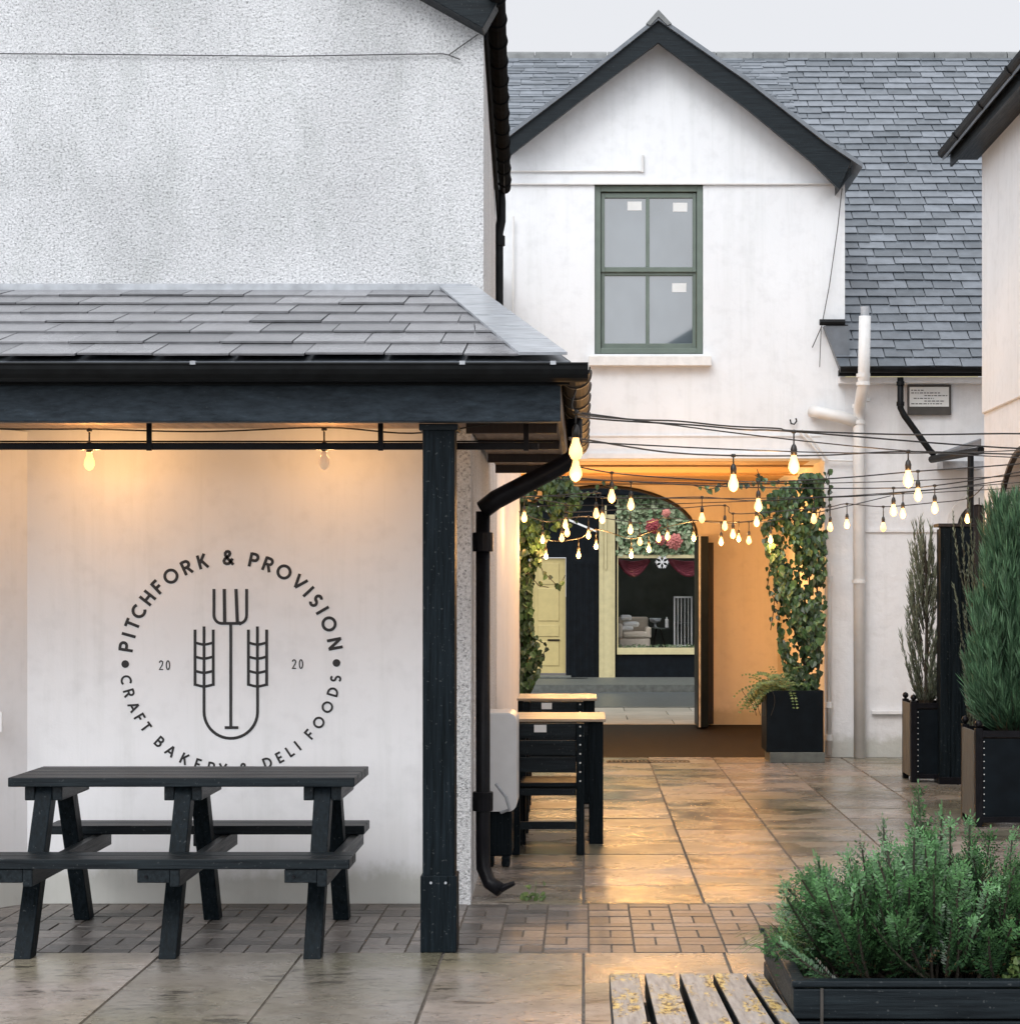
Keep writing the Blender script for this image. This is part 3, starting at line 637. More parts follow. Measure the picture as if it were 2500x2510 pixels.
q = MB(); q.hexa([(*(gp(2056, 0)[0], BY0 + .051), PZ(464, BY0)), (gp(2088, 0)[0], BY0 + .051, PZ(425, BY0)), (gp(2088, 0)[0], 21.2, PZ(425, BY0)), (gp(2056, 0)[0], 21.2, PZ(464, BY0)),
    (gp(2056, 0)[0], BY0 + .051, PZ(440, BY0)), (gp(2088, 0)[0], BY0 + .051, PZ(405, BY0)), (gp(2088, 0)[0], 21.2, PZ(405, BY0)), (gp(2056, 0)[0], 21.2, PZ(440, BY0))]); q.build('gable_soffit', 'blk_y', gbd, fix=True)
# main roof
MA = math.atan(0.818); MY0, MZ0 = 18.28, 3.73
nc = 44; ee = (23.8 - MY0) / math.cos(MA) / nc
def xmn(v):
    Y = MY0 + v * math.cos(MA)
    if Y < 18.95: return PX(2056, Y) - (Y - 18.3) * 0.28
    return GX1 - .02 if Y < 20.9 else -2.4
q = MB(); slates(q, MY0, MZ0, MA, nc, ee, 0.28, xmn, lambda v: 6.4, lift=0.022, th=0.008, gap=0.010, jx=0.02)
# left part beyond the gable, seen over it
slates(q, 21.0, MZ0 + (21.0 - MY0) * 0.818, MA, 22, ee, 0.28, lambda v: -2.4, lambda v: GX1 - .03, lift=0.022, th=0.008, gap=0.010, jx=0.02)
q.build('main_roof', 'slate', gbd)
q = MB(); q.hexa([(GX1, MY0 + .02, MZ0 - .05), (6.4, MY0 + .02, MZ0 - .05), (6.4, 23.8, 8.17), (GX1, 23.8, 8.17), (GX1, MY0 + .02, MZ0), (6.4, MY0 + .02, MZ0), (6.4, 23.8, 8.23), (GX1, 23.8, 8.23)])
q.hexa([(-2.4, 20.9, 5.79), (GX1 - .01, 20.9, 5.79), (GX1 - .01, 23.8, 8.17), (-2.4, 23.8, 8.17), (-2.4, 20.9, 5.85), (GX1 - .01, 20.9, 5.85), (GX1 - .01, 23.8, 8.23), (-2.4, 23.8, 8.23)])
q.hexa([(-2.4, 23.85, 8.17), (6.4, 23.85, 8.17), (6.4, 26.0, 6.4), (-2.4, 26.0, 6.4), (-2.4, 23.85, 8.23), (6.4, 23.85, 8.23), (6.4, 26.0, 6.46), (-2.4, 26.0, 6.46)])
q.build('roof_deck', 'slate', gbd, fix=True)
q = MB(); x = -2.4
while x < 6.4:
    q.prism([(23.70, 8.12), (23.73, 8.27), (23.84, 8.32), (23.95, 8.27), (23.98, 8.12)], x, x + 0.44, 'x', random.random()); x += 0.45
q.build('main_ridge_tile', 'ridge', gbd, fix=True)
# eave gutter + stub + verge flashing
ex0, ex1 = PX(2058, 18.2), 3.86
q = MB(); q.prism(arc(18.20, 3.73, 0.05, 180, 360, 8) + [(18.24, 3.73), (18.16, 3.73)], ex0, ex1, 'x'); q.build('eave_gutter', 'gutter', gbd, fix=True)
bx(ex0, ex1, 18.27, 18.34, 3.66, 3.715).build('eaves_fascia', 'gutter', gbd)
bx(ex0 + .02, ex1, 18.345, 18.498, 3.60, 3.655).build('eaves_soffit', 'render', gbd)
q = MB(); q.tube([P(2008, 790, 18.4), P(2070, 790, 18.4)], 0.03, 8); q.box(PX(2025, 18.4), GX1 + .02, 18.42, 18.6, PZ(815, 18.4), PZ(795, 18.4)); q.build('gutter_stub', 'gutter', gbd)
pz = [(PX(2015, YB), PZ(802, YB)), (GX1 + .03, PZ(802, YB)), (GX1 + .03, PZ(915, YB)), (PX(2058, YB), PZ(915, YB))]
q = MB(); q.prism(pz, 18.40, 18.498, 'y'); q.build('verge_slate', 'slate', gbd, fix=True)
# sash window
def sash():
    Y = YB + 0.03; X = lambda p: PX(p, YB); Z = lambda p: PZ(p, YB)
    q = MB(); q.box(X(1457), X(1472), Y, Y + .12, Z(866), Z(453)); q.box(X(1708), X(1723), Y, Y + .12, Z(866), Z(453))
    q.box(X(1472), X(1708), Y, Y + .12, Z(468), Z(453)); q.box(X(1472), X(1708), Y, Y + .12, Z(866), Z(852))
    wf = q.build('sash_window', 'green', gbd, 0.004)
    for nm, za, zb, dy in (('upper_sash', 664, 470, 0.03), ('lower_sash', 851, 660, 0.055)):
        yy = Y + dy; q = MB()
        q.box(X(1473), X(1482), yy, yy + .04, Z(za), Z(zb)); q.box(X(1698), X(1707), yy, yy + .04, Z(za), Z(zb))
        q.box(X(1482), X(1698), yy, yy + .04, Z(zb + 12), Z(zb)); q.box(X(1482), X(1698), yy, yy + .04, Z(za), Z(za - 12))
        q.box(X(1583), X(1592), yy + .004, yy + .036, Z(za - 12), Z(zb + 12)); q.build(nm, 'green', wf, 0.003)
        for xa, xb in ((1482, 1583), (1592, 1698)):
            bx(X(xa), X(xb), yy + .02, yy + .026, Z(za - 12), Z(zb + 12)).build('pane', 'glass_sky', wf)
    for xa, ya in ((1538, 490), (1650, 493), (1648, 690)):
        q = MB(); yy = Y + (.046 if ya < 600 else .071)
        q.box(X(xa), X(xa + 35), yy, yy + .003, Z(ya + 22), Z(ya)); st_ = q.build('sticker', 'plate', wf)
    q = MB(); q.box(X(1472), X(1708), Y + .13, Y + .15, Z(866), Z(453)); q.build('blind', 'shop_dark', wf)
sash()
bx(PX(1443, YB), PX(1742, YB), YB - .10, YB + .06, PZ(896, YB - .1), PZ(872, YB - .1)).build('window_sill', 'stone_sill', gbd, 0.006)
# conduit above the window, cables, notice
q = MB(); y = YB - .03; q.tube([P(1246, 420, y), P(1572, 419, y)], .010, 6); q.tube([P(1575, 422, y), P(1575, 380, y)], .014, 6); q.box(PX(1246, y), PX(2055, y), y, YB - .013, PZ(452, y), PZ(448, y)); q.build('conduit', 'whitepipe', gbd)
q = MB(); q.tube([P(2063, 462, 18.35), P(2052, 560, 18.42), P(2032, 700, 18.44), P(2013, 800, 18.42), P(1990, 852, 18.46)], .005, 5); q.tube([P(2012, 800, 18.4), P(2008, 900, 18.45)], .004, 5); q.build('loose_cable', 'ink_soft', gbd)
tb([P(1258, 530, 18.45), P(1256, 900, 18.45), P(1256, 1100, 18.45)], .012, 6).build('thin_pipe', 'whitepipe', gbd)
nb = thing('notice_plate', P(2272, 1015, YB - .03), 'grey framed notice plate with small print under the slate eaves', 'sign')
bx(PX(2222, YB), PX(2328, YB), YB - .05, YB - .002, PZ(1018, YB), PZ(945, YB)).build('frame', 'dark_metal', nb, 0.003)
bx(PX(2226, YB), PX(2322, YB), YB - .056, YB - .052, PZ(998, YB), PZ(950, YB)).build('plate', 'plate', nb)
q = MB(); random.seed(3)
for j, (a, b_) in enumerate(((2230, 2262), (2230, 2300), (2262, 2318), (2236, 2285), (2262, 2312), (2230, 2305))):
    z = 957 + j * 6.6; x = a
    while x < b_:
        w_ = random.uniform(3, 9); q.box(PX(x, YB), PX(min(b_, x + w_), YB), YB - .0585, YB - .0565, PZ(z + 2.2, YB), PZ(z, YB)); x += w_ + 2.5
q.build('small_print', 'ink_soft', nb)
# white soil pipe and small pipe
wp = thing('soil_pipe', (PX(2108, 18.4), 18.4, 0), 'thick white soil pipe with side branch on the wall between ivy and notice plate', 'pipe')
y = 18.38
tb([P(2106, 1858, y), P(2104, 1040, y), P(2104, 1010, y), P(2108, 985, y - .12), P(2116, 940, 18.08), P(2119, 775, 18.07)], 0.056, 14).build('stack', 'whitepipe', wp, smooth=True)
tb([P(2100, 1035, y), P(2060, 1022, y), P(2010, 1012, y), P(1988, 1008, y + .08)], 0.058, 14).build('branch', 'whitepipe', wp, smooth=True)
for py in (1430, 1040, 985, 945, 925, 1000): tb([P(2104 + (11 if py < 990 else 0), py, 18.09 if py < 950 else y - (.1 if py < 990 else 0)), P(2104 + (11 if py < 990 else 0), py - 9, 18.09 if py < 950 else y - (.1 if py < 990 else 0))], 0.066, 14).build('collar', 'whitepipe', wp)
tb([P(2119, 776, 18.07), P(2119, 752, 18.07)], 0.040, 12).build('vent_cap', 'lead', wp)
sp = thing('waste_pipe', (PX(2030, 18.4), 18.4, 0), 'thin white waste pipe with bent top beside the ivy planter', 'pipe')
y = 18.42
tb([P(2008, 1372, y + .05), P(2022, 1372, y), P(2028, 1385, y), P(2030, 1420, y), P(2031, 1850, y)], 0.024, 10).build('pipe', 'whitepipe', sp, smooth=True)
for py in (1425, 1735, 1815): tb([P(2031, py, y), P(2031, py - 14, y)], 0.036, 10).build('clip', 'whitepipe', sp)
# black offset downpipe from the eave to the little lean-to
bp = thing('offset_downpipe', (PX(2210, 18.2), 18.2, 0), 'black downpipe stepping diagonally from the slate eaves to the lean-to gutter', 'downpipe')
y = 18.25
tb([P(2206, 925, y), P(2206, 1000, y), P(2215, 1018, y), P(2278, 1104, y), P(2290, 1116, y)], 0.030, 10).build('pipe', 'gutter', bp, smooth=True)
for a in ((2206, 985), (2206, 935)): tb([P(a[0], a[1], y), P(a[0], a[1] + 10, y)], 0.038, 10).build('collar', 'gutter', bp)
lt = thing('porch_roof', (PX(2370, 17.4), 17.5, 0), 'small slate lean-to roof with black gutter in the corner by the right building', 'roof')
q = MB(); a, b_, c, d = P(2288, 1120, 18.2), P(2404, 1092, 17.0), P(2404, 1076, 17.0), P(2300, 1110, 18.25)
q.hexa([a, b_, b_ + Vector((0.05, .3, .03)), a + Vector((.05, .1, .02)), d, c, c + Vector((0.05, .3, .03)), d + Vector((0.05, .1, .02))]); q.build('slates', 'slate', lt, fix=True)
tb([P(2283, 1126, 18.1), P(2404, 1104, 16.95)], 0.036, 10).build('gutter', 'gutter', lt)
q = MB(); q.box(PX(2305, 18.3), PX(2404, 18.3), 18.2, 18.49, PZ(1150, 18.3), PZ(1132, 18.3)); q.build('wall_plate', 'lead', lt)
tb([P(2378, 1112, 17.1), P(2378, 1262, 17.1), P(2378, 1850, 17.1)], 0.028, 10).build('downpipe', 'gutter', lt)
# arch surround on the back wall
q = MB(); cxa, cza, yy = PX(2392, YB), PZ(1300, YB), YB
for k in range(14):
    a0, a1 = R(180 - k * 180 / 14), R(180 - (k + 1) * 180 / 14); r0, r1 = .20, .29
    f = lambda r_, a_: (cxa + r_ * math.cos(a_), cza + r_ * math.sin(a_) * 1.25)
    p = [f(r0, a0), f(r0, a1), f(r1, a1), f(r1, a0)]
    q.hexa([(p[0][0], yy - .06, p[0][1]), (p[1][0], yy - .06, p[1][1]), (p[2][0], yy - .06, p[2][1]), (p[3][0], yy - .06, p[3][1])] + [(t_[0], yy - .001, t_[1]) for t_ in p])
q.box(cxa - .29, cxa - .20, yy - .06, yy - .001, 0, cza); q.box(cxa + .20, cxa + .29, yy - .06, yy - .001, 0, cza)
q.build('arch_surround', 'stone_sill', gbd, fix=True)
q = MB(); q.prism([(cxa - .2, 0.01), (cxa + .2, 0.01)] + arc(cxa, cza, .2, 0, 180, 10, .25), yy - .03, yy - .002, 'y'); q.build('arched_door', 'brown_wood', gbd, fix=True)

# drain grate
dg = thing('drain_grate', (PX(1580, 18), 18, 0), 'narrow rusty channel drain grate across the paving before the passage', 'drain')
q = MB(); xa, xb = PX(1487, 18.0), PX(1690, 18.0)
q.box(xa, xb, 17.93, 17.945, -.01, .006); q.box(xa, xb, 18.075, 18.09, -.01, .006)
k = xa
while k < xb: q.box(k, k + .018, 17.946, 18.074, -.01, .005); k += .04
q.build('grille', 'brown_wood', dg)

# gate leaf at the arch
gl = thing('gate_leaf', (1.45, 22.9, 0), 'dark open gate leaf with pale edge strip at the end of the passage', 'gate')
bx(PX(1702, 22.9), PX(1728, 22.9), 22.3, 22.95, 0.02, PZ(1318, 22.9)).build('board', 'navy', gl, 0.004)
bx(PX(1729, 22.9), PX(1748, 22.9), 22.86, 22.96, 0.02, PZ(1330, 22.9)).build('reveal_shade_strip', 'brown_wood', gl, 0.004)  # added dark strip: shade on the wall reveal put in as a brown board
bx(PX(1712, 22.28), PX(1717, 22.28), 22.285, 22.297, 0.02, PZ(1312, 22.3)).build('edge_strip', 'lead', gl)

# ================================================================== RIGHT BUILDING
rb = thing('side_building', (4.5, 13, 0), 'white building at the right edge with black eaves gutter and arched brown door', 'building')
XR = 3.43
q = MB(); q.box(XR, 7, 2.0, 16.5, 3.145, 5.44); q.build('upper_wall', 'render', rb)
q = MB(); DY0, DY1 = 13.9, 15.95; dc = (DY0 + DY1) / 2; dr = (DY1 - DY0) / 2; zs = 1.75
q.box(XR + .02, 7, 2.0, DY0, 0, 3.14); q.box(XR + .02, 7, DY1, 16.5, 0, 3.14)
ar = arc(dc, zs, dr, 180, 0, 20, 0.95)
for k in range(20):
    (y0_, z0_), (y1_, z1_) = ar[k], ar[k + 1]
    q.hexa([(XR + .02, y0_, z0_), (XR + .02, y1_, z1_), (7, y1_, z1_), (7, y0_, z0_), (XR + .02, y0_, 3.14), (XR + .02, y1_, 3.14), (7, y1_, 3.14), (7, y0_, 3.14)])
q.build('lower_wall', 'render_rough', rb)
q = MB(); q.box(XR + .2, XR + .26, DY0, DY1, 0, 2.8)
for k in range(14): q.box(XR + .185, XR + .199, DY0 + k * .147 + .01, DY0 + (k + 1) * .147 - .004, 0, 2.78)
q.build('arched_door', 'oak_door', rb)
q = MB(); q.tube([(XR + .01, a_, b_) for a_, b_ in arc(dc, zs, dr + .03, 180, 0, 20, 0.98)], .03, 6); q.build('arch_trim', 'brown_wood', rb)
q = MB(); q.prism([(XR - .30, 5.42), (5.2, 7.2), (7.1, 5.42), (7.1, 5.36), (5.2, 7.12), (XR - .30, 5.36)], 1.8, 16.72, 'y'); q.build('roof', 'slate', rb, fix=True)
q = MB(); q.box(XR - .22, XR - .001, 1.8, 16.68, 5.36, 5.39); q.box(XR - .24, XR - .22, 1.8, 16.68, 5.30, 5.44); q.build('eaves_board', 'blk_y', rb)
q = MB(); q.prism(arc(XR - .285, 5.44, .055, 180, 360, 8) + [(XR - .25, 5.44), (XR - .32, 5.44)], 1.8, 16.74, 'y'); q.build('gutter', 'gutter', rb, fix=True)
gr_ = [c for c in rb.children if c.name.startswith('gutter')][0]
for k in range(12): q = MB(); q.prism(arc(XR - .285, 5.44, .064, 180, 360, 8), 5 + k, 5.05 + k, 'y'); q.build('gutter_bracket', 'gutter', gr_, fix=True)
tb([(XR + .01, 2.0, 3.142), (XR + .01, 16.49, 3.142)], .012, 6).build('string_course', 'render', rb)
# tall dark timber panel
tp = thing('timber_gate_post', (3.1, 15.95, 0), 'tall dark brown boarded timber pillar standing between the two square planters', 'pillar')
xa, xb = PX(2303, 15.9), PX(2384, 15.9)
q = MB(); bw = (xb - xa) / 3
for k in range(3): q.box(xa + k * bw + .002, xa + (k + 1) * bw - .002, 15.9, 15.96, 0.02, PZ(1292, 15.9))
q.box(xa + .01, xb - .01, 15.962, 16.1, 0.02, PZ(1296, 15.9)); q.build('boards', 'blk_z', tp, 0.003)
bx(xa - .015, xb + .015, 15.885, 16.12, PZ(1291, 15.9), PZ(1283, 15.9)).build('cap', 'brown_wood', tp, 0.003)
bx(xa - .01, xb + .01, 15.88, 16.12, 0.0, 0.06).build('foot', 'iron', tp, 0.003)

bh = thing('house', (7, -17, 0), 'slate roofed white house across the yard, mirrored in the sash window', 'house')
bx(1.4, 12.6, -20.6, -15.4, 0, 7.58).build('wall', 'render', bh)
q = MB(); q.face([(1.0, -15, 7.6), (13, -15, 7.6), (9, -18, 11.5), (7, -18, 11.5)]); q.face([(1.0, -21, 7.6), (13, -21, 7.6), (9, -18, 11.5), (7, -18, 11.5)]); q.face([(1.0, -15, 7.6), (7, -18, 11.5), (1.0, -21, 7.6)]); q.face([(13, -15, 7.6), (9, -18, 11.5), (13, -21, 7.6)]); q.face([(1.0, -15, 7.6), (13, -15, 7.6), (13, -21, 7.6), (1.0, -21, 7.6)]); q.build('roof', 'slate', bh, fix=True)
# ================================================================== PICNIC TABLE
pt = thing('picnic_table', (-1.81, 8.87, 0), 'black wooden picnic table with attached benches under the painted round logo', 'picnic table')
xl, xr = -2.59, -1.03
for k in range(4):
    y = 8.62 + k * 0.143; bx(xl, xr, y + .002, y + .139, 0.72, 0.762).build('tabletop_board', 'blk_x', pt, 0.004)
for y0_, x0_, x1_ in ((8.19, -2.62, -1.0), (9.36, -2.63, -1.07)):
    q = MB(); q.box(x0_, x1_, y0_, y0_ + .115, .412, .455); q.box(x0_, x1_, y0_ + .121, y0_ + .235, .412, .455); q.build('seat', 'blk_x', pt, 0.004)
for fx in (-2.44, -1.81, -1.18):
    for s in (-1, 1):
        q = MB(); a = Vector((fx, 8.87 + s * 0.50, 0.0)); b_ = Vector((fx, 8.87 + s * 0.15, 0.715))
        q.hexa([(fx - .038, a.y - .045, 0), (fx + .038, a.y - .045, 0), (fx + .038, a.y + .045, 0), (fx - .038, a.y + .045, 0),
                (fx - .038, b_.y - .045, .718), (fx + .038, b_.y - .045, .718), (fx + .038, b_.y + .045, .718), (fx - .038, b_.y + .045, .718)])
        q.build('leg', 'blk_z', pt, 0.004)
    q = MB(); q.box(fx - .085, fx - .040, 8.66, 9.14, .655, .718); q.box(fx + .040, fx + .085, 8.66, 9.14, .655, .718); q.build('top_bearer', 'blk_y', pt, 0.004)
    q = MB(); q.box(fx + .040, fx + .082, 8.20, 9.58, .335, .410); q.build('seat_bearer', 'blk_y', pt, 0.004)
    q = MB()
    for y in (8.20, 9.38): q.box(fx - .10, fx + .039, y, y + .20, .352, .409)
    q.build('seat_cleat', 'blk_y', pt, 0.003)
    q = MB(); q.tube([(fx - .06, 8.196, .38), (fx - .06, 8.190, .38)], .007, 8); q.build('bolt', 'iron', pt)

# ================================================================== DINING CHAIRS AND TABLES
def chair():
    t = thing('slatted_chair', (0, 0, 0), 'black wooden chair with slatted back and white label, tucked at the nearer light topped table', 'chair', 'black slatted chairs by the side wall')
    for x in (-.195, .195):
        bx(x - .024, x + .024, -.235, -.19, 0, .80).build('leg', 'blk_z', t, .003)
        bx(x - .022, x + .022, .19, .235, 0, .41).build('leg', 'blk_z', t, .003)
    for z in (.50, .605, .71): bx(-.17, .17, -.222, -.20, z, z + .090).build('back_slat', 'blk_x', t, .002)
    q = MB()
    for k in range(4): q.box(-.17, .17, -.185 + k * .105, -.085 + k * .105, .412, .435)
    q.build('seat', 'blk_x', t, .003)
    q = MB(); q.box(-.17, .17, -.222, -.20, .36, .40); q.box(-.17, .17, -.222, -.20, .155, .20); q.box(-.17, .17, .20, .222, .36, .40)
    q.box(-.205, -.185, -.19, .19, .36, .40); q.box(.185, .205, -.19, .19, .36, .40); q.build('stretcher', 'blk_x', t, .002)
    q = MB()
    for k in range(7): q.tube([(.195, -.2355, .78 - k * .055), (.195, -.239, .78 - k * .055)], .0055, 8)
    q.build('stud', 'plate', t)
    bx(-.085, -.010, -.2245, -.2225, .745, .79).build('paper_label', 'paper', t)
    return t
c1 = chair(); c1.location = (-0.215, 11.86, 0)
c2 = copy_tree(c1); c2.location = (-0.22, 14.15, 0)
c2['label'] = 'black wooden slatted chair further back, half hidden behind the nearer table'
def cafe_table(loc, label):
    t = thing('cafe_table', (0, 0, 0), label, 'table', 'black legged cafe tables by the side wall')
    q = MB()
    for k in range(5): q.box(-.30, .30, -.34 + k * .137, -.206 + k * .137, .778, .796)
    q.build('tabletop', 'table_wood', t, .003)
    for x in (-.25, .24):
        for y in (-.30, .25): bx(x - .045, x + .045, y, y + .07, 0, .773).build('leg', 'blk_z', t, .003)
    q = MB(); q.box(-.20, .19, -.28, -.25, .69, .773); q.box(-.20, .19, .27, .30, .69, .773); q.box(.225, .255, -.228, .248, .69, .773); q.box(.225, .255, -.228, .248, .10, .15); q.build('apron', 'blk_x', t, .003)
    t.location = loc; return t
cafe_table((-0.16, 12.42, 0), 'nearer cafe table with wet pale wooden top and black legs')
cafe_table((-0.20, 14.75, 0), 'farther cafe table with wet pale wooden top in front of the passage')
# white cabinet on dark stand
mc = thing('utility_cabinet', (-0.46, 11.2, 0), 'white rounded plastic cabinet on a black stand between downpipe and chair', 'cabinet')
q = MB(); x0_, x1_, z0_, z1_ = -0.60, PX(1268, 11.2), PZ(1985, 11.2), PZ(1745, 11.2); rr_ = .05
prf = [(x0_, z0_), (x1_ - rr_, z0_)] + arc(x1_ - rr_, z0_ + rr_, rr_, -90, 0, 6)[1:] + arc(x1_ - rr_, z1_ - rr_, rr_, 0, 90, 6) + [(x0_, z1_)]
q.prism(prf, 11.1, 11.5, 'y'); q.build('body', 'upvc', mc, .006, fix=True)
q = MB(); q.prism([(x * .98 - .008, z * .98 + .01) for x, z in prf], 11.09, 11.099, 'y'); q.build('lid', 'upvc', mc, fix=True)
q = MB(); q.box(-.58, x1_ - .03, 11.14, 11.46, 0.06, z0_ - .002); q.box(-.57, -.52, 11.12, 11.2, 0, .06); q.box(x1_ - .09, x1_ - .04, 11.12, 11.2, 0, .06); q.build('stand', 'blk_z', mc, .01)
tb([(-.50, 10.95, .50), (-.44, 10.9, .43), (-.42, 10.9, .36), (-.47, 10.93, .34)], .010, 8).build('hose_hook', 'lead', mc)

# ================================================================== PLANTS
def rv(s): return Vector((random.uniform(-s, s), random.uniform(-s, s), random.uniform(-s, s)))
def leaf(mb, c, nrm, up, size, r, fold=0.2):
    nrm = nrm.normalized(); s = nrm.cross(up)
    if s.length < 1e-3: s = nrm.orthogonal()
    s.normalize(); u = s.cross(nrm).normalized()
    pts = [(0, -.5, 0), (.42, -.28, fold), (.36, .12, fold), (0, .6, 0), (-.36, .12, fold), (-.42, -.28, fold)]
    q = [c + (s * a + u * b_ + nrm * h * .6) * size for a, b_, h in pts]
    i = len(mb.v); mb.v += [tuple(x) for x in q]
    mb.f += [(i, i + 1, i + 2, i + 3), (i, i + 3, i + 4, i + 5)]; mb.r += [r, r]
def needle(mb, p, d, nl, nw, r, side):
    a = p + d * nl; m_ = p + d * nl * .5
    i = len(mb.v); mb.v += [tuple(p), tuple(m_ + side * nw), tuple(a), tuple(m_ - side * nw)]
    mb.f.append((i, i + 1, i + 2, i + 3)); mb.r.append(r)
def spray(mb, p, d, length, nl, nw, step, shade, nrm=None):
    """flat two-ranked spray of needles"""
    d = d.normalized(); nrm = (nrm or rv(1)).normalized(); s = d.cross(nrm).normalized()
    n_ = max(3, int(length / step)); cur = Vector(p); dd = d.copy()
    for k in range(n_):
        t = k / n_; f = 1 - .45 * t
        for sg in (-1, 1):
            nd = (dd * .75 + s * sg * .9 + nrm * random.uniform(-.35, .35)).normalized()
            needle(mb, cur, nd, nl * f * random.uniform(.8, 1.15), nw, min(1, max(0, shade + random.uniform(-.2, .2))), nd.cross(nrm).normalized())
        cur = cur + dd * step; dd = (dd + Vector((0, 0, .02)) + rv(.03)).normalized()
    needle(mb, cur, dd, nl, nw, min(1, shade + .3), s)

# foreground raised planter
FX0, FY0, FY1, FZ = 0.566, 5.17, 6.02, 0.55
pl = thing('raised_planter', (1.4, 5.6, 0), 'large low black board planter box in the right foreground', 'planter')
FX1 = 2.4
q = MB(); nb_ = 6; hh = (FZ - .02) / nb_
for k in range(nb_):
    z0_, z1_ = k * hh + .004, (k + 1) * hh - .003
    q.box(FX0, FX1, FY0, FY0 + .04, z0_, z1_); q.box(FX0, FX0 + .04, FY0 + .041, FY1 - .041, z0_, z1_); q.box(FX0, FX1, FY1 - .04, FY1, z0_, z1_); q.box(FX1 - .04, FX1, FY0 + .041, FY1 - .041, z0_, z1_)
q.build('boards', 'blk_x', pl, .004)
q = MB(); q.box(FX0 - .004, FX1, FY0 - .006, FY0 + .034, FZ - .018, FZ); q.box(FX0 - .004, FX0 + .034, FY0 + .035, FY1 - .051, FZ - .018, FZ); q.box(FX0 - .015, FX1, FY1 - .05, FY1 + .015, FZ - .018, FZ); q.build('rim', 'blk_x', pl, .004)
q = MB(); q.box(PX(2013, FY0) - .004, PX(2013, FY0) + .004, FY0 - .006, FY0 - .001, .1, FZ - .02); q.build('corner_strap', 'dark_metal', pl)
q = MB(); q.box(FX0 + .041, FX1 - .041, FY0 + .041, FY1 - .041, FZ - .12, FZ - .06); q.build('soil', 'soil', pl)
random.seed(11)
yw = thing('yew_shrub', (1.05, 5.6, FZ - .06), 'bushy dark green yew shrub with upright feathery shoots in the raised planter', 'shrub')
q = MB(); stm = MB()
def yew_branch(base, d, L, dens=1.0):
    cur = Vector(base); dd = d.normalized(); n_ = max(4, int(L / .020)); pts = [cur.copy()]
    pn = rv(1).normalized()
    for k in range(n_):
        t = k / n_
        dd = (dd + Vector((0, 0, .035)) + rv(.035)).normalized(); cur = cur + dd * (L / n_); pts.append(cur.copy())
        if t < .12: continue
        s = dd.cross(pn).normalized()
        for sg in (-1, 1):
            if random.random() > dens: continue
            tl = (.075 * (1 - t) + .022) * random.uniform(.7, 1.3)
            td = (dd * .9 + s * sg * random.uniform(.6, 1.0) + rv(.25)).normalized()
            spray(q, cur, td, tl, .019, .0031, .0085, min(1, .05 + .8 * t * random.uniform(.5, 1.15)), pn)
        if random.random() < .25: pn = (pn + rv(.5)).normalized()
    spray(q, cur, dd, .035, .017, .003, .008, .9, pn)
    stm.tube(pts[::3] + [pts[-1]], [.005 * (1 - .7 * k / len(pts[::3])) + .0008 for k in range(len(pts[::3]) + 1)], 5)
def env_h(px):     # envelope: silhouette height of the shrub in photo pixels
    pts_ = [(1850, 2290), (1900, 2230), (1970, 2160), (2060, 2155), (2140, 2115), (2210, 2115), (2270, 2050), (2330, 2110), (2390, 2085), (2430, 2165), (2500, 2125), (2620, 2120), (2800, 2150)]
    for a, b_ in zip(pts_, pts_[1:]):
        if px <= b_[0]: return a[1] + (b_[1] - a[1]) * (px - a[0]) / (b_[0] - a[0])
    return 2200
for k in range(210):
    tx = random.uniform(1885, 2760); ty = random.uniform(5.2, 6.0)
    zt = PZ(env_h(tx) + random.uniform(0, 150) ** 1.0 * (1 if k % 3 else 0.3), ty)
    tip = Vector((PX(tx, ty), ty, max(zt, FZ + .02)))
    bcx = min(max(tip.x, .80), 1.75) if tip.x > 1.2 else .80 + (tip.x - .5) * .5
    base = Vector((bcx + random.uniform(-.12, .12), 5.58 + (ty - 5.6) * .5 + random.uniform(-.08, .08), FZ - .07))
    yew_branch(base, tip - base + Vector((0, 0, -.06)), (tip - base).length * 1.0)
for px, py in ((2268, 1948), (2245, 2010), (2145, 2045), (2160, 2090), (2300, 2000), (2385, 2022), (2352, 2040), (2478, 2075), (1985, 2128), (1925, 2180), (2060, 2110), (2100, 2090), (2430, 2070)):
    tip = P(px, py, random.uniform(5.45, 5.8)); base = Vector((tip.x * .75 + .25 * 1.05, 5.6, FZ + .05)); yew_branch(base, tip - base, (tip - base).length)
for k in range(120):
    tip = P(random.uniform(1985, 2700), random.uniform(2200, 2395), random.uniform(5.12, 5.5)); tip.z = max(tip.z, FZ - .03)
    base = Vector((tip.x * .7 + .32 + random.uniform(-.1, .1), 5.5 + random.uniform(-.1, .1), FZ - .05)); yew_branch(base, tip - base + Vector((0, 0, .02)), min(.42, (tip - base).length))
q.build('foliage', 'yew', yw); stm.build('branches', 'bark', yw)
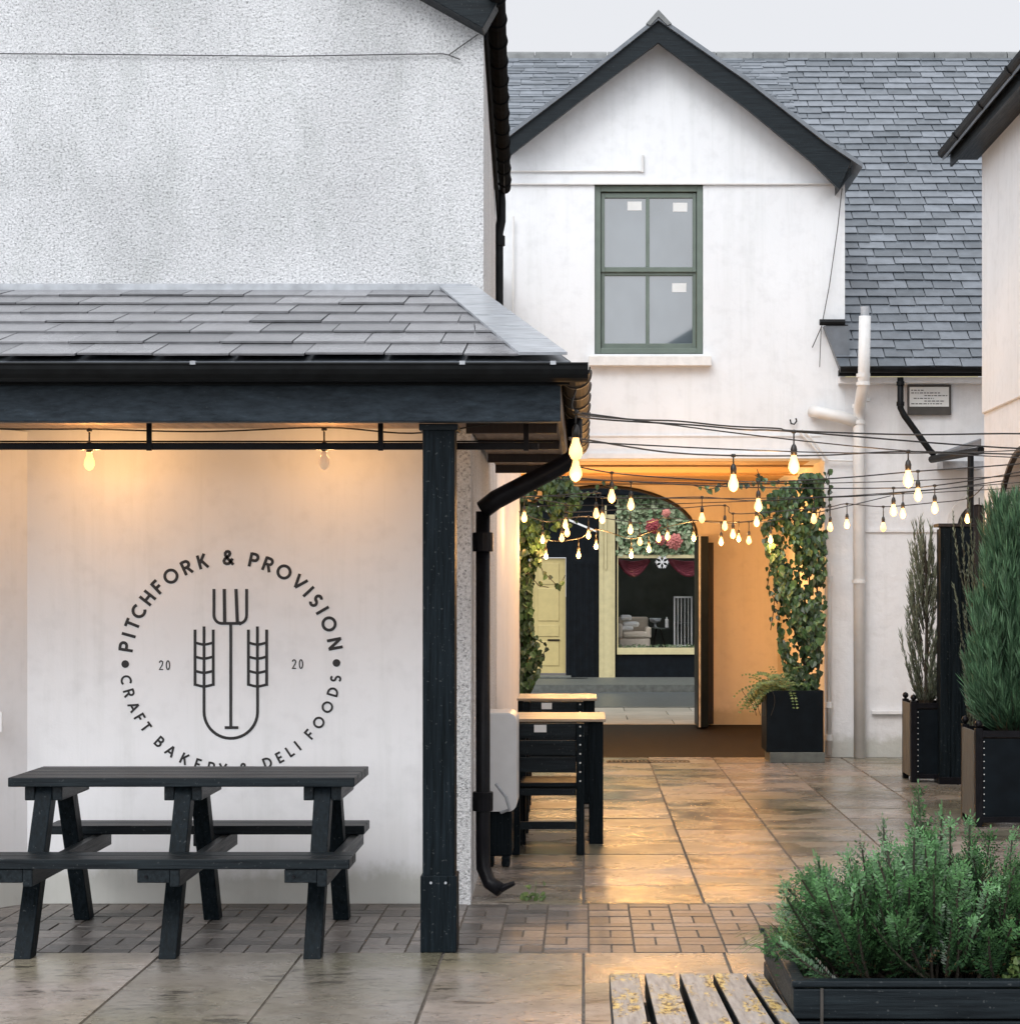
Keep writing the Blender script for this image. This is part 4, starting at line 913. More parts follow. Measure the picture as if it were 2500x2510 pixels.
# pale grassy plant spilling out of the planter
gr = thing('trailing_grass', (0.62, 5.9, FZ), 'pale trailing grass tuft at the back left corner of the raised planter', 'plant')
q = MB()
for k in range(160):
    b_ = Vector((random.uniform(.60, .74), random.uniform(5.75, 5.98), FZ - .05)); d = (Vector((random.uniform(-.8, .3), random.uniform(-.5, .4), 1.1))).normalized(); pts = [b_]
    for j in range(6): d = (d + Vector((random.uniform(-.12, .02), 0, -.26))).normalized(); pts.append(pts[-1] + d * .026)
    for j in range(6): q.face([pts[j] + Vector((-.0012, 0, 0)), pts[j] + Vector((.0012, 0, 0)), pts[j + 1] + Vector((.001, 0, 0)), pts[j + 1] + Vector((-.001, 0, 0))], random.random())
q.build('blades', 'fern', gr)
g3 = thing('variegated_plant', (1.3, 5.3, FZ), 'yellow green arching plant at the lower right of the yew shrub', 'plant')
q = MB()
for k in range(46):
    b_ = Vector((random.uniform(1.15, 1.32), random.uniform(5.25, 5.45), FZ - .05)); d = Vector((random.uniform(-.2, .9), random.uniform(-.6, .3), random.uniform(.6, 1.2))).normalized(); pts = [b_]
    for j in range(9): d = (d + Vector((.03, 0, -.13))).normalized(); pts.append(pts[-1] + d * .024)
    for j in range(9):
        for sg in (-1, 1): leaf(q, pts[j] + rv(.005) + Vector((0, 0, .006 * sg)), rv(.5) + Vector((0, -.5, .6)), d.cross(Vector((0, 1, 0))) * sg, .022, random.random())
q.build('foliage', 'fern', g3)

wd = thing('weed', P(1312, 2190, 9.95), 'small weed sprouting from the paving joint beside the downpipe shoe', 'plant')
q = MB()
for k in range(26):
    b_ = Vector((PX(1312, 9.95) + random.uniform(-.07, .05), 9.93 + random.uniform(-.04, .04), 0)); leaf(q, b_ + Vector((0, 0, random.uniform(.0, .03) + (.07 * random.random() if k % 6 == 0 else 0))), rv(.6) + Vector((0, -.5, .8)), rv(1), random.uniform(.02, .04), random.random())
q.tube([(PX(1312, 9.95), 9.93, 0), (PX(1312, 9.95) + .003, 9.93, .10)], .002, 4); q.build('leaves', 'fern', wd)
# slatted bench at the bottom edge
sb = thing('slatted_bench', (0.3, 5.3, 0), 'grey slatted bench with yellow lichen at the bottom edge beside the raised planter', 'bench')
zf = 0.42; yf = 5.92; tilt = math.tan(R(3.2)); xs0 = [1493, 1580, 1665, 1747, 1828]
for k in range(5):
    xa = PX(xs0[k], yf); wd_ = PX(xs0[k] + (72 if k < 4 else 40), yf) - xa; y1_ = 4.3; s_ = (k - .5) * 0.006
    zb = zf + (yf - y1_) * tilt
    H = lambda za, zb_, e: [(xa + s_ + e, y1_, zb - za), (xa + wd_ + s_ - e, y1_, zb - za), (xa + wd_ - e, yf - e, zf - za), (xa + e, yf - e, zf - za), (xa + s_ + e, y1_, zb - zb_), (xa + wd_ + s_ - e, y1_, zb - zb_), (xa + wd_ - e, yf - e, zf - zb_), (xa + e, yf - e, zf - zb_)]
    q = MB(); q.hexa(H(.075, .003, 0)); sl_ = q.build('slat', 'blk_y', sb, .003)
    q = MB(); q.hexa(H(.0029, 0, .002)); q.build('worn_top', 'lichen', sl_)
xa, xb = PX(1493, yf), PX(1868, yf)
for y in (4.45, 5.78):
    zz = zf + (yf - y) * tilt - .078
    bx(xa + .01, xb - .01, y, y + .05, zz - .05, zz).build('bearer', 'brown_wood', sb, .003)
    for x in (xa + .03, xb - .07): bx(x, x + .045, y, y + .05, 0, zz - .051).build('leg', 'brown_wood', sb, .003)

# square planters with juniper etc
def square_planter(x0, x1, y0, y1, h, label):
    t = thing('square_planter', ((x0 + x1) / 2, (y0 + y1) / 2, 0), label, 'planter', 'square black planters on the right')
    q = MB(); q.box(x0 + .012, x1 - .012, y0 + .012, y1 - .012, .04, h - .07); q.build('panels', 'navy', t)
    for x in (x0, x1 - .05):
        for y in (y0, y1 - .05):
            bx(x, x + .05, y, y + .05, 0.0, h).build('post', 'iron', t, .003)
            q = MB(); q.lathe((x + .025, y + .025, h), [(0, .012), (.008, .012), (.012, .02), (.03, .027), (.048, .02), (.056, .004)], 10); q.build('finial', 'iron', t, smooth=True)
    q = MB(); q.box(x0 - .002, x0 + .011, y0 + .051, y1 - .051, .05, h - .02); q.build('side_board', 'grey_oak', t)
    for ya, yb, za, zb in ((y0 + .002, y0 + .011, h - .06, h - .015), (y0 + .002, y0 + .011, .03, .07), (y1 - .03, y1, h - .06, h - .015)): bx(x0 + .05, x1 - .05, ya, yb, za, zb).build('rail', 'iron', t, .002)
    q = MB()
    for k in range(12): q.tube([(x0 + .06, y0 + .012, .09 + k * (h - .18) / 11), (x0 + .06, y0 + .007, .09 + k * (h - .18) / 11)], .004, 6)
    q.build('rivet', 'plate', t)
    q = MB(); q.box(x0 + .05, x1 - .05, y0 + .03, y1 - .03, h - .069, h - .055); q.build('soil', 'soil', t)
    return t
square_planter(PX(2390, 13.0), PX(2390, 13.0) + .52, 13.0, 13.5, .67, 'nearer square black planter with riveted front at the right edge')
square_planter(PX(2232, 16.05), PX(2232, 16.05) + .34, 16.05, 16.5, .68, 'farther square black planter beside the tall timber pillar')
random.seed(5)
def upright_shrub(name, c, z0_, z1_, rad, nbr, nl, nw, mat, label, shape, cat='shrub', dens=1):
    t = thing(name, (c[0], c[1], z0_), label, cat)
    q = MB(); s_ = MB()
    for k in range(nbr):
        h = random.uniform(.08, 1.0); ang_ = random.uniform(0, 2 * math.pi); rr = rad * shape(h) * math.sqrt(random.uniform(.15, 1))
        tip = Vector((c[0] + rr * math.cos(ang_), c[1] + rr * math.sin(ang_), z0_ + (z1_ - z0_) * h))
        base = Vector((c[0] + rr * .25 * math.cos(ang_), c[1] + rr * .25 * math.sin(ang_), z0_ + (z1_ - z0_) * max(0, h - random.uniform(.22, .4))))
        d = (tip - base); L = d.length; d.normalize(); cur = base.copy(); n_ = int(L / .022) + 2
        pts = [base]
        d = (d + Vector((math.cos(ang_), math.sin(ang_), 0)) * .25).normalized()
        for j in range(n_):
            d = (d + Vector((0, 0, .05)) + rv(.05)).normalized(); cur = cur + d * (L / n_); pts.append(cur.copy())
            if j > 1:
                for m_ in range(int(3 * dens)):
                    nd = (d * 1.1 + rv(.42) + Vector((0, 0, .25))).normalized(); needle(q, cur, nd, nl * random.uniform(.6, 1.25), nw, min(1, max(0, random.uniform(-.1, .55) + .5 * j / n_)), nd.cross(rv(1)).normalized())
        s_.tube([pts[0], pts[len(pts) // 2], pts[-1]], [.004, .003, .001], 4)
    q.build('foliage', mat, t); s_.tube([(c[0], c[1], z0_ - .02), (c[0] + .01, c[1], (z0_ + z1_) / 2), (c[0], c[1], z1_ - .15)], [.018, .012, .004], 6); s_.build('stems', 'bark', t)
    return t
upright_shrub('juniper_shrub', (2.99, 13.25), .60, 2.24, .42, 640, .125, .0046, 'juniper', 'tall feathery blue green juniper in the nearer square planter', lambda h: min(1, .72 + h * 1.2) if h < .3 else max(.12, 1.05 - (h - .3) * 1.05), dens=1.4)
upright_shrub('heath_shrub', (2.90, 16.25), .62, 2.22, .25, 95, .075, .004, 'heather', 'thin grey brown wispy upright shrub in the farther square planter', lambda h: .55 + .5 * h if h < .5 else max(.15, 1.2 - h * .95))
upright_shrub('twiggy_plant', (3.24, 15.7), .0, 2.52, .16, 70, .05, .004, 'heather', 'bare twiggy grey plant rising behind the juniper beside the pillar', lambda h: .3 + .7 * h)

# ivy columns
def ivy(name, xfun, ys, n_, Y, label, seed, extra=(), depth=.22, stems=()):
    random.seed(seed); t = thing(name, (PX(sum(xfun(1500)) / 2, Y), Y, 0), label, 'climbing plant')
    q = MB(); s_ = MB()
    for k in range(n_):
        py = random.uniform(*ys); a, b_ = xfun(py); px = a + (b_ - a) * random.betavariate(1.1, 1.1)
        cl = math.sin(px * .11 + py * .05) * math.sin(py * .083 + 1.3) + math.sin(px * .047 - py * .031)
        if cl < -.62 and random.random() < .85: continue
        yy = Y - random.uniform(0, depth) * (1 if cl > 0 else .5); p = P(px, py, yy)
        nrm = Vector((random.uniform(-.9, .9), -1, random.uniform(-.2, .9)))
        leaf(q, p, nrm, Vector((random.uniform(-.7, .7), 0, -1)), random.uniform(.035, .080), min(1, max(0, random.betavariate(1.3, 2.2) + (.2 if cl > .6 else 0))), .22)
    for strand in extra:
        pts = [P(x, y, Y - .12) for x, y in strand]; s_.tube(pts, .004, 4)
        for a, b_ in zip(pts, pts[1:]):
            m_ = max(2, int((b_ - a).length / .05))
            for j in range(m_):
                p = a.lerp(b_, j / m_) + rv(.025); leaf(q, p, Vector((random.uniform(-.8, .8), -1, random.uniform(-.2, .6))), Vector((random.uniform(-.7, .7), 0, -1)), random.uniform(.035, .07), random.random(), .2)
    for sx in stems:
        pts = [P(sx + random.uniform(-12, 12), y, Y + .0 - .05) for y in range(1740, 1180, -70)]; s_.tube(pts, [.016 - .0015 * j for j in range(len(pts))], 6)
    q.build('foliage', 'leaf', t); s_.build('stem', 'bark', t)
def lerp_tab(tab):
    def f(y):
        if y <= tab[0][0]: return tab[0][1:]
        for a, b_ in zip(tab, tab[1:]):
            if y <= b_[0]:
                t = (y - a[0]) / (b_[0] - a[0]); return (a[1] + (b_[1] - a[1]) * t, a[2] + (b_[2] - a[2]) * t)
        return tab[-1][1:]
    return f
ivy('ivy_climber', lerp_tab([(1180, 1960, 2012), (1215, 1880, 2018), (1270, 1860, 2022), (1340, 1875, 2024), (1430, 1900, 2022), (1550, 1905, 2020), (1620, 1915, 2012), (1700, 1940, 2005)]), (1165, 1700), 3000, 18.34,
    'dense green ivy climbing the right side of the passage opening from a black trough', 21,
    ([(1905, 1340), (1885, 1400), (1880, 1440), (1905, 1480)], [(1900, 1440), (1895, 1500), (1888, 1545)], [(1960, 1190), (1880, 1180), (1850, 1165)], [(1870, 1200), (1855, 1150)], [(2022, 1180), (2030, 1150), (2033, 1270)], [(1850, 1190), (1780, 1185), (1740, 1200), (1700, 1190)]), .32, (1985, 2000, 1965))
ivy('ivy_climber', lerp_tab([(1172, 1290, 1400), (1200, 1258, 1450), (1240, 1248, 1430), (1290, 1246, 1370), (1330, 1246, 1335), (1450, 1246, 1300), (1560, 1246, 1305), (1620, 1246, 1335), (1700, 1246, 1295)]), (1172, 1705), 3300, 18.30,
    'dense green ivy climbing the left side of the passage opening behind the cafe tables', 22,
    ([(1300, 1330), (1330, 1400), (1370, 1440), (1385, 1410)], [(1290, 1400), (1320, 1435), (1345, 1440)], [(1400, 1200), (1440, 1215), (1480, 1190), (1520, 1200)], [(1300, 1560), (1340, 1580), (1330, 1610)], [(1330, 1250), (1400, 1290), (1420, 1260)]), .22, (1262, 1275))
tr = thing('trough_planter', (PX(1945, 18.2), 18.0, 0), 'black trough planter under the right hand ivy', 'planter')
xa, xb = PX(1878, 17.9), PX(2018, 17.9)
q = MB(); z1_ = PZ(1693, 17.9); q.box(xa, xb, 17.90, 17.93, .10, z1_); q.box(xa, xa + .03, 17.931, 18.42, .10, z1_); q.box(xb - .03, xb, 17.931, 18.42, .10, z1_); q.box(xa + .031, xb - .031, 18.39, 18.42, .10, z1_); q.box(xa + .031, xb - .031, 17.931, 18.389, .1, .13); q.build('box', 'navy', tr, .004)
bx(xa + .03, xb + .01, 17.88, 18.40, 0, .098).build('plinth', 'kerb', tr, .004)
bx(xa + .031, xb - .031, 17.931, 18.389, z1_ - .08, z1_ - .05).build('soil', 'soil', tr)
random.seed(31)
fr = thing('fern', (PX(1895, 18), 18, z1_ - .05), 'light green arching fern at the left end of the black trough', 'plant')
q = MB()
for k in range(60):
    b_ = Vector((PX(random.uniform(1890, 1930), 18.1), random.uniform(18.0, 18.3), z1_ - .06)); d = Vector((random.uniform(-1.2, .5), random.uniform(-.7, .3), random.uniform(.5, 1.2))).normalized(); pts = [b_]
    nn = random.randint(8, 14)
    for j in range(nn): d = (d + Vector((0, 0, -.17))).normalized(); pts.append(pts[-1] + d * .035)
    for j in range(1, nn):
        s = d.cross(Vector((0, 0, 1))).normalized() if abs(d.z) < .95 else Vector((1, 0, 0))
        for sg in (-1, 1): leaf(q, pts[j] + s * sg * .018, Vector((0, -.6, .8)) + rv(.3), s * sg, .045 * (1 - .5 * j / nn), random.random())
q.build('fronds', 'fern', fr)
# wiry tendrils under the fern
q = MB()
for k in range(4):
    pts = [P(1880 + 10 * math.cos(a_ * .7 + k) - 18 * k + 20 * math.sin(a_ * .5), 1690 + 16 * a_, 17.85) for a_ in range(5)]; q.tube(pts, .003, 4)
q.build('tendrils', 'bark', fr)

# ================================================================== STREET SHOP BEYOND
YS = 34.0
def SX(p): return PX(p, YS)
def SZ(p): return PZ(p, YS)
sh = thing('shopfront', (0.5, 34, 0), 'dark blue black shopfront with yellow door and cream pilaster seen through the passage', 'shop')
q = MB(); z0_ = .081
q.box(-7, SX(1296), YS, YS + .2, z0_, 3.4); q.box(SX(1296), SX(1387), YS, YS + .2, SZ(1366), 3.4)
q.box(SX(1387), SX(1466), YS - .02, YS + .2, z0_, 3.4); q.box(SX(1508), SX(1512), YS, YS + .2, z0_, 3.4)
q.box(SX(1512), SX(1760), YS, YS + .2, z0_, SZ(1599)); q.box(SX(1760), 7, YS, YS + .2, z0_, 3.4)
q.box(SX(1466), SX(1508), YS + .02, YS + .2, z0_, 3.4)
q.box(SX(1512), SX(1760), YS, YS + .2, SZ(1205), 3.4)
q.build('facade', 'navy', sh)
q = MB(); 
for k in range(5): q.box(SX(1392 + k * 15), SX(1397 + k * 15), YS - .04, YS - .021, z0_, SZ(1380))
q.build('panel_moulding', 'navy', sh, .004)
bx(-7, 7, YS, YS + .3, 3.401, 8.5).build('upper_wall', 'cream_trim', sh)
q = MB(); q.box(SX(1468), SX(1507), YS - .10, YS - .001, SZ(1667), SZ(1262)); q.build('pilaster', 'cream_trim', sh, .006)
q = MB(); q.box(SX(1474), SX(1478), YS - .115, YS - .101, SZ(1655), SZ(1285)); q.box(SX(1496), SX(1500), YS - .115, YS - .101, SZ(1655), SZ(1285)); q.box(SX(1482), SX(1486), YS - .14, YS - .118, SZ(1395), SZ(1240)); q.build('pilaster_moulding', 'cream_trim', sh)
# door
q = MB(); q.box(SX(1298), SX(1386), YS + .05, YS + .10, SZ(1650), SZ(1368)); dr_ = q.build('door', 'yellow_door', sh)
for xa, xb, ya, yb in ((1318, 1370, 1432, 1380), (1318, 1370, 1522, 1442), (1300, 1308, 1522, 1445), (1318, 1370, 1560, 1532), (1318, 1370, 1632, 1572), (1300, 1308, 1632, 1532)):
    q = MB(); q.box(SX(xa), SX(xb), YS + .035, YS + .049, SZ(ya), SZ(yb)); q.build('door_panel', 'yellow_door', dr_, .012)
bx(SX(1342), SX(1372), YS + .02, YS + .034, SZ(1571), SZ(1567)).build('letter_plate', 'iron', dr_)
bx(SX(1296), SX(1400), YS - .5, YS, z0_, SZ(1655)).build('door_step', 'kerb', sh, .01)
bx(SX(1390), SX(1440), YS - .6, YS - .3, z0_ - .0, SZ(1668)).build('boot_scraper', 'iron', sh)
# window and interior
q = MB(); q.box(SX(1512), SX(1760), YS - .06, YS + .22, SZ(1604), SZ(1588)); q.build('window_board', 'cream_trim', sh, .004)
q = MB(); q.box(SX(1512), SX(1760), YS - .03, YS + .06, SZ(1368), SZ(1360)); q.box(SX(1512), SX(1515), YS - .01, YS + .06, SZ(1588), SZ(1205)); q.box(SX(1752), SX(1760), YS - .01, YS + .06, SZ(1588), SZ(1205)); wn = q.build('window', 'cream_trim', sh)
bx(SX(1515), SX(1752), YS + .03, YS + .036, SZ(1588), SZ(1368)).build('pane', 'glass', wn)
q = MB(); q.box(SX(1480), SX(1800), 36.6, 36.7, 0, 3.4); q.box(SX(1480), SX(1480) + .05, YS + .21, 36.59, 0, 3.4); q.box(SX(1800), SX(1800) + .05, YS + .21, 36.59, 0, 3.4); q.box(SX(1480), SX(1800), YS + .21, 36.59, SZ(1600) - .05, SZ(1600)); q.build('display_room', 'shop_dark', sh)
bx(-5, 5, YS - .25, YS - .12, 3.3, 3.55).build('cornice', 'navy', sh, .01)
q = MB(); q.prism([(SX(1400) - .9, SZ(1225)), (SX(1462), SZ(1302)), (SX(1462), SZ(1307)), (SX(1400) - .9, SZ(1230))], YS - .45, YS - .41, 'y'); q.build('sloping_rail', 'white_paint', sh, fix=True)
# curtains
for nm, xa, xb in (('left', 1514, 1592), ('right', 1640, 1740)):
    q = MB()
    for j in range(6):
        pts = [(SX(xa) + (SX(xb) - SX(xa)) * t / 12, YS + .28 - .01 * j, SZ(1372) - (.05 + j * .045) * math.sin(math.pi * t / 12) * 1.0) for t in range(13)]; q.tube(pts, .035, 6)
    s1 = q.build('curtain_swag', 'burgundy', None, smooth=True); tag(s1, 'burgundy curtain swag at the %s of the shop window' % nm, 'curtain', 'burgundy swags in the shop window')
# armchair
ac = thing('armchair', (SX(1550), 35.0, SZ(1600)), 'cream upholstered armchair with white cushions in the shop window', 'armchair')
f = SZ(1600); kx = lambda p: PX(p, 35.0)
bx(kx(1516), kx(1592), 34.75, 35.35, f + .04, f + .24).build('base', 'upholstery', ac, .03)
bx(kx(1524), kx(1585), 34.72, 35.2, f + .245, f + .36).build('seat_cushion', 'upholstery', ac, .04)
bx(kx(1512), kx(1525), 34.74, 35.35, f + .242, f + .50).build('arm', 'upholstery', ac, .03); bx(kx(1580), kx(1595), 34.74, 35.35, f + .242, f + .44).build('arm', 'upholstery', ac, .03)
bx(kx(1514), kx(1590), 35.36, 35.48, f + .1, f + .62).build('backrest', 'upholstery', ac, .04)
for j, (a_, b_, z_) in enumerate(((1517, 1552, .37), (1526, 1566, .44), (1519, 1548, .56))):
    cu = bx(kx(a_), kx(b_), 34.85, 35.15, f + z_, f + z_ + .10).build('cushion', 'white_paint', None, .045); tag(cu, ['flat white cushion at the bottom of the armchair pile', 'white cushion in the middle of the armchair pile', 'topmost white cushion on the armchair'][j], 'cushion', 'cushions on the armchair')
ta = thing('side_table', (SX(1612), 35.1, f), 'dark round side table between the armchair and white cabinet in the shop', 'table')
q = MB(); q.lathe((kx(1612), 35.1, f + .40), [(0, .02), (.003, .21), (.025, .21), (.03, .02)], 16); q.build('top', 'shop_dark', ta)
for a_ in (0, 120, 240): tb([(kx(1612) + .16 * math.cos(R(a_)), 35.1 + .16 * math.sin(R(a_)), f), (kx(1612) + .05 * math.cos(R(a_)), 35.1 + .05 * math.sin(R(a_)), f + .4)], .014, 6).build('leg', 'brown_wood', ta)
q = MB(); q.lathe((kx(1606), 35.1, f + .431), [(0, .05), (.02, .02), (.08, .015), (.10, .09), (.16, .11), (.17, .10)], 12); tag(q.build('bowl', 'lead', None, smooth=True), 'grey stemmed bowl on the shop side table', 'bowl')
q = MB(); q.lathe((kx(1634), 35.05, f + .431), [(0, .035), (.14, .035), (.16, .015), (.19, .015)], 10); tag(q.build('bottle', 'white_paint', None), 'small white bottle on the shop side table', 'bottle')
cg = thing('display_cabinet', (SX(1675), 35.0, f), 'white barred display cabinet at the right of the shop window', 'cabinet')
q = MB(); xa, xb = kx(1652), kx(1694); zt = f + 1.0
for x in (xa, xb): q.box(x - .012, x + .012, 34.9, 34.93, f + .08, zt)
q.box(xa, xb, 34.9, 34.93, f + .08, f + .11); q.box(xa, xb, 34.9, 34.93, zt - .03, zt); q.build('frame', 'white_paint', cg)
q = MB()
for k in range(1, 5): q.box(xa + (xb - xa) * k / 5 - .006, xa + (xb - xa) * k / 5 + .006, 34.905, 34.92, f + .11, zt - .03)
q.build('bars', 'white_paint', cg)
q = MB(); q.box(xa, xb, 34.94, 35.3, f + .08, f + .10); q.box(xa, xb, 34.94, 35.3, f + .5, f + .515); q.box(xa, xb, 35.3, 35.32, f + .08, zt); q.build('shelves', 'shop_dark', cg)
# pebbly garland along the window bottom and flower display on top
random.seed(41)
q = MB()
for k in range(260):
    c = Vector((SX(random.uniform(1514, 1752)), YS + random.uniform(.25, .5), SZ(1592) + random.uniform(0, .07))); leaf(q, c, rv(1) + Vector((0, -1, .3)), rv(1), random.uniform(.03, .06), random.random(), .3)
gw = q.build('window_garland', 'palegreen', None); tag(gw, 'pale leafy garland lying along the bottom of the shop window', 'garland')
fd = thing('flower_display', (SX(1600), YS + .2, SZ(1362)), 'arched flower and leaf display filling the top light of the shop window', 'flowers')
q = MB()
for k in range(1500):
    px, py = random.uniform(1512, 1700), random.uniform(1206, 1360); leaf(q, Vector((SX(px), YS + random.uniform(-.08, .10), SZ(py))), rv(.8) + Vector((0, -1, .3)), rv(1), random.uniform(.05, .12), random.betavariate(1.2, 1.5), .25)
q.build('leaves', 'palegreen', fd)
for cx_, cy_, rr_, rv_ in ((1600, 1290, .12, .1), (1652, 1328, .13, .6), (1618, 1325, .08, .4), (1632, 1258, .07, 1.0)):
    q = MB()
    for k in range(26):
        a_ = k * 2.4; r_ = rr_ * math.sqrt(k / 26); leaf(q, Vector((SX(cx_) + r_ * math.cos(a_), YS - .14 - .05 * (1 - k / 26), SZ(cy_) + r_ * math.sin(a_))), Vector((math.cos(a_) * .7, -1, math.sin(a_) * .7)), Vector((math.cos(a_), 0, math.sin(a_))), rr_ * .65, min(1, max(0, rv_ + random.uniform(-.1, .1))), .35)
    q.build('rose', 'petal', fd)
q = MB()
for k in range(6):
    a_ = R(k * 60); q.tube([(SX(1622), YS - .05, SZ(1378)), (SX(1622) + .12 * math.cos(a_), YS - .05, SZ(1378) + .12 * math.sin(a_))], .010, 5)
    for s_ in (-.5, .5): q.tube([(SX(1622) + .07 * math.cos(a_), YS - .05, SZ(1378) + .07 * math.sin(a_)), (SX(1622) + .11 * math.cos(a_ + s_ * .7), YS - .05, SZ(1378) + .11 * math.sin(a_ + s_ * .7))], .008, 5)
tag(q.build('snowflake_ornament', 'white_paint'), 'white snowflake ornament hanging in the shop window', 'ornament')

# ================================================================== FESTOON LIGHTS
random.seed(9)
NL = [0]
def lamp_pt(parent, pos, power, col_=(1.0, .52, .18)):
    ld = bpy.data.lights.new('bulb_light', 'POINT'); ld.energy = power * .42; ld.color = col_; ld.shadow_soft_size = .04
    o = bpy.data.objects.new('bulb_light', ld); col.objects.link(o); o.parent = parent; o.location = Vector(pos) - ORG[parent]
def make_lamp(parent, top, lit=True, scale=1.0, drop=.12, power=0, matname=None):
    scale *= .86
    """top = point on the cable; a holder hangs from it, the bulb under it"""
    x, y, z = top; q = MB()
    q.lathe((x, y, z - .010), [(0, .006), (.004, .014), (.016, .014), (.02, .006)], 8)
    q.tube([(x, y, z), (x, y, z - drop)], .0045, 6)
    q.lathe((x, y, z - drop - .055 * scale), [(0, .017 * scale), (.03 * scale, .019 * scale), (.05 * scale, .014 * scale), (.06 * scale, .006)], 10)
    h = q.build('lamp_holder', 'socket', parent, smooth=True)
    zb = z - drop - .055 * scale; q = MB()
    q.lathe((x, y, zb - .105 * scale), [(0, .004 * scale), (.010 * scale, .020 * scale), (.032 * scale, .031 * scale), (.055 * scale, .029 * scale), (.08 * scale, .019 * scale), (.104 * scale, .014 * scale)], 12)
    b_ = q.build('bulb', matname or ('bulb_on' if lit else 'bulb_dim'), h, smooth=True)
    b_.visible_shadow = True
    if power: lamp_pt(parent, (x, y - .06, zb - .12 * scale), power)
def spline(pts, n_=6):
    o = []; P_ = [pts[0]] + pts + [pts[-1]]
    for i in range(1, len(P_) - 2):
        for k in range(n_):
            t = k / n_; a, b_, c, d = P_[i - 1], P_[i], P_[i + 1], P_[i + 2]
            o.append(.5 * ((2 * b_) + (c - a) * t + (2 * a - 5 * b_ + 4 * c - d) * t * t + (3 * b_ - a - 3 * c + d) * t ** 3))
    o.append(pts[-1]); return o
def string(label, start, end, bulbs, Y, drop=.12, scale=1.0, power=0, every=3, fixed=()):
    t = thing('string_lights', start, label, 'string lights', 'festoon lights strung across the courtyard')
    pts = [Vector(start)] + [Vector(v) for v in fixed]; tops = []
    for px, py in sorted(bulbs):
        yy = Y(px) if callable(Y) else Y
        tp_ = P(px, py, yy) + Vector((0, 0, drop + .105 * scale)); tops.append(tp_); pts.append(tp_)
    pts.append(Vector(end)); pts.sort(key=lambda v: v.x)
    # add sag between wide gaps
    out = []
    for a, b_ in zip(pts, pts[1:]):
        out.append(a)
        if (b_ - a).length > .6: out.append((a + b_) / 2 + Vector((0, 0, -.010 * (b_ - a).length)))
    out.append(pts[-1])
    q = MB(); q.tube(spline(out), .0045, 5); q.build('cable', 'socket', t)
    for k, tp_ in enumerate(tops): make_lamp(t, tp_, True, scale, drop, power if (power and k % every == 0) else 0)
    return t
# under the canopy
t = thing('string_lights', (-3, 9.1, 2.4), 'cable with two hanging bulbs under the canopy soffit above the picnic table', 'string lights', 'festoon lights strung across the courtyard')
yb_ = 9.30
q = MB(); q.tube(spline([Vector((-4.5, yb_, 2.40)), P(60, 1052, yb_), P(222, 1052, yb_), P(500, 1058, yb_), P(797, 1048, yb_), P(1010, 1062, yb_), P(1200, 1040, 9.30)]), .004, 5); q.build('cable', 'socket', t)
make_lamp(t, P(220, 1054, yb_), True, 1.0, .06, 0); make_lamp(t, P(795, 1052, yb_), False, 1.0, .06, 0)
lamp_pt(t, P(220, 1125, yb_) + Vector((0, .03, 0)), 28.0); lamp_pt(t, P(795, 1120, yb_) + Vector((0, .03, 0)), 20.0)
wallx = lambda Y: -0.56 - (Y - 10.6) * .0215
string('nearest festoon string from the canopy gutter with one bulb at the corner', (-0.035, 8.55, 2.50), (3.42, 10.2, 2.42), [(1411, 1109)], 8.55, .06, 1.15, 0, fixed=[P(1660, 1032, 9.6), P(1905, 1050, 10.0), P(1950, 1056, 10.0), P(2500, 1063, 10.1)])
string('festoon string with one large lit bulb before the white lintel', (-0.03, 8.75, 2.40), (3.42, 10.6, 2.36), [(1945, 1145)], 10.0, .07, 1.1, 8, fixed=[P(1500, 1030, 9.2), P(1700, 1042, 9.6)])
string('festoon string hanging below the canopy corner with two long bulbs', (-0.04, 8.7, 2.28), (3.42, 11.2, 2.42), [(1411, 1162), (1797, 1190), (2225, 1180)], lambda px: 8.8 if px < 1500 else 10.6, .05, 1.1, 7, 1)
string('festoon string with bulbs at arch top and near the notice plate', (wallx(12.5), 12.5, 2.55), (3.42, 12.5, 2.50), [(1499, 1221), (1858, 1243), (2249, 1217)], 12.5, .06, 1.0, 7, 1)
string('festoon string with paired bulbs near the lean-to downpipe', (wallx(14), 14.0, 2.50), (3.42, 14.0, 2.52), [(1546, 1240), (2189, 1255), (2290, 1249)], 14, .07, 1.0, 7, 1)
string('festoon string crossing in front of both ivy climbers', (wallx(15.5), 15.5, 2.48), (3.42, 15.5, 2.50), [(1285, 1271), (1461, 1262), (1476, 1274), (1720, 1273), (1854, 1282), (1994, 1275), (2212, 1262)], 15.5, .08, .95, 10, 2)
string('festoon string close to the facade ending at the timber pillar', (wallx(16.8), 16.8, 2.44), (3.42, 16.4, 2.50), [(1386, 1288), (1390, 1308), (1545, 1301), (1776, 1292), (1796, 1312), (2034, 1295), (2075, 1288), (2164, 1295), (2370, 1275)], 16.8, .09, .95, 10, 2)
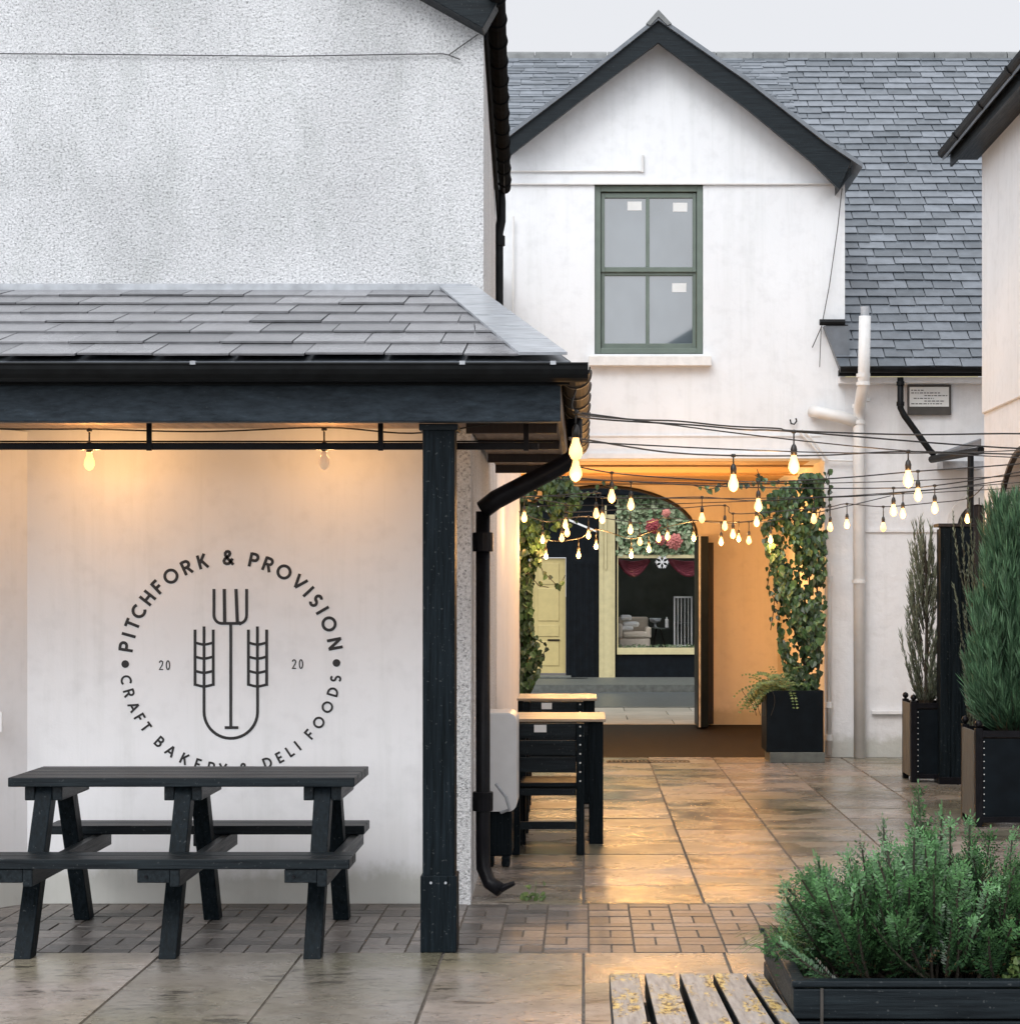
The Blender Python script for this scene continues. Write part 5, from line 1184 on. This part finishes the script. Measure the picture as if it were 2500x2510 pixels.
string('festoon string hung right across the mouth of the passage', (wallx(18.0), 18.0, 2.40), (2.95, 18.4, 2.52), [(1330, 1325), (1377, 1321), (1442, 1314), (1568, 1330), (1614, 1321), (1636, 1317), (1767, 1330), (1835, 1327), (1888, 1325)], 18.0, .09, .9, 22, 2)
string('innermost festoon string with low bulbs inside the passage', (PO0, 20.5, 2.40), (PO1, 20.5, 2.45), [(1338, 1364), (1418, 1362), (1461, 1340), (1547, 1362), (1590, 1347), (1700, 1320), (1810, 1322)], 20.5, .09, .9, 60, 1)
# plain guy wires over the yard
for k, (a, b_, lab) in enumerate((((1425, 1012, 8.6), (2500, 1108, 11.5), 'bare support wire sloping from the canopy corner to the right'), ((1425, 1083, 8.6), (2500, 1092, 12.0), 'bare support wire level with the lintel band'),
     ((1300, 1172, 13.0), (2500, 1165, 14.8), 'bare support wire above the ivy tops'), ((1300, 1215, 15.0), (2500, 1195, 14.9), 'bare support wire passing just under the ivy tops'), ((1300, 1240, 16.0), (2500, 1180, 14.4), 'bare support wire rising to the right before the soil pipe'))):
    A_, B_ = P(*a), P(*b_); d = (B_ - A_); B2 = A_ + d * ((3.43 - A_.x) / d.x)
    pts = [A_ + (B2 - A_) * (j / 12) + Vector((0, 0, -.05 * math.sin(math.pi * j / 12))) for j in range(13)]
    if a[0] < 1400:
        pass
    q = MB(); q.tube(pts, .0035, 5); tag(q.build('support_wire', 'socket'), lab, 'wire', 'bare support wires over the courtyard')
hk = thing('wall_hook', P(1945, 1035, 18.46), 'small black hook and white stay cables on the lintel near the soil pipe branch', 'hook')
q = MB(); q.tube([P(1936, 1028, 18.46), P(1938, 1038, 18.46), P(1946, 1040, 18.46), P(1952, 1032, 18.46), P(1950, 1025, 18.46)], .008, 6); q.build('hook', 'iron', hk)
q = MB(); q.tube([P(1955, 1055, 18.44), P(1990, 1090, 18.44), P(2020, 1130, 18.44)], .012, 6); q.tube([P(1965, 1052, 18.44), P(2000, 1088, 18.44), P(2030, 1128, 18.44), P(2100, 1130, 18.44)], .012, 6); q.build('stay_cable', 'whitepipe', hk)
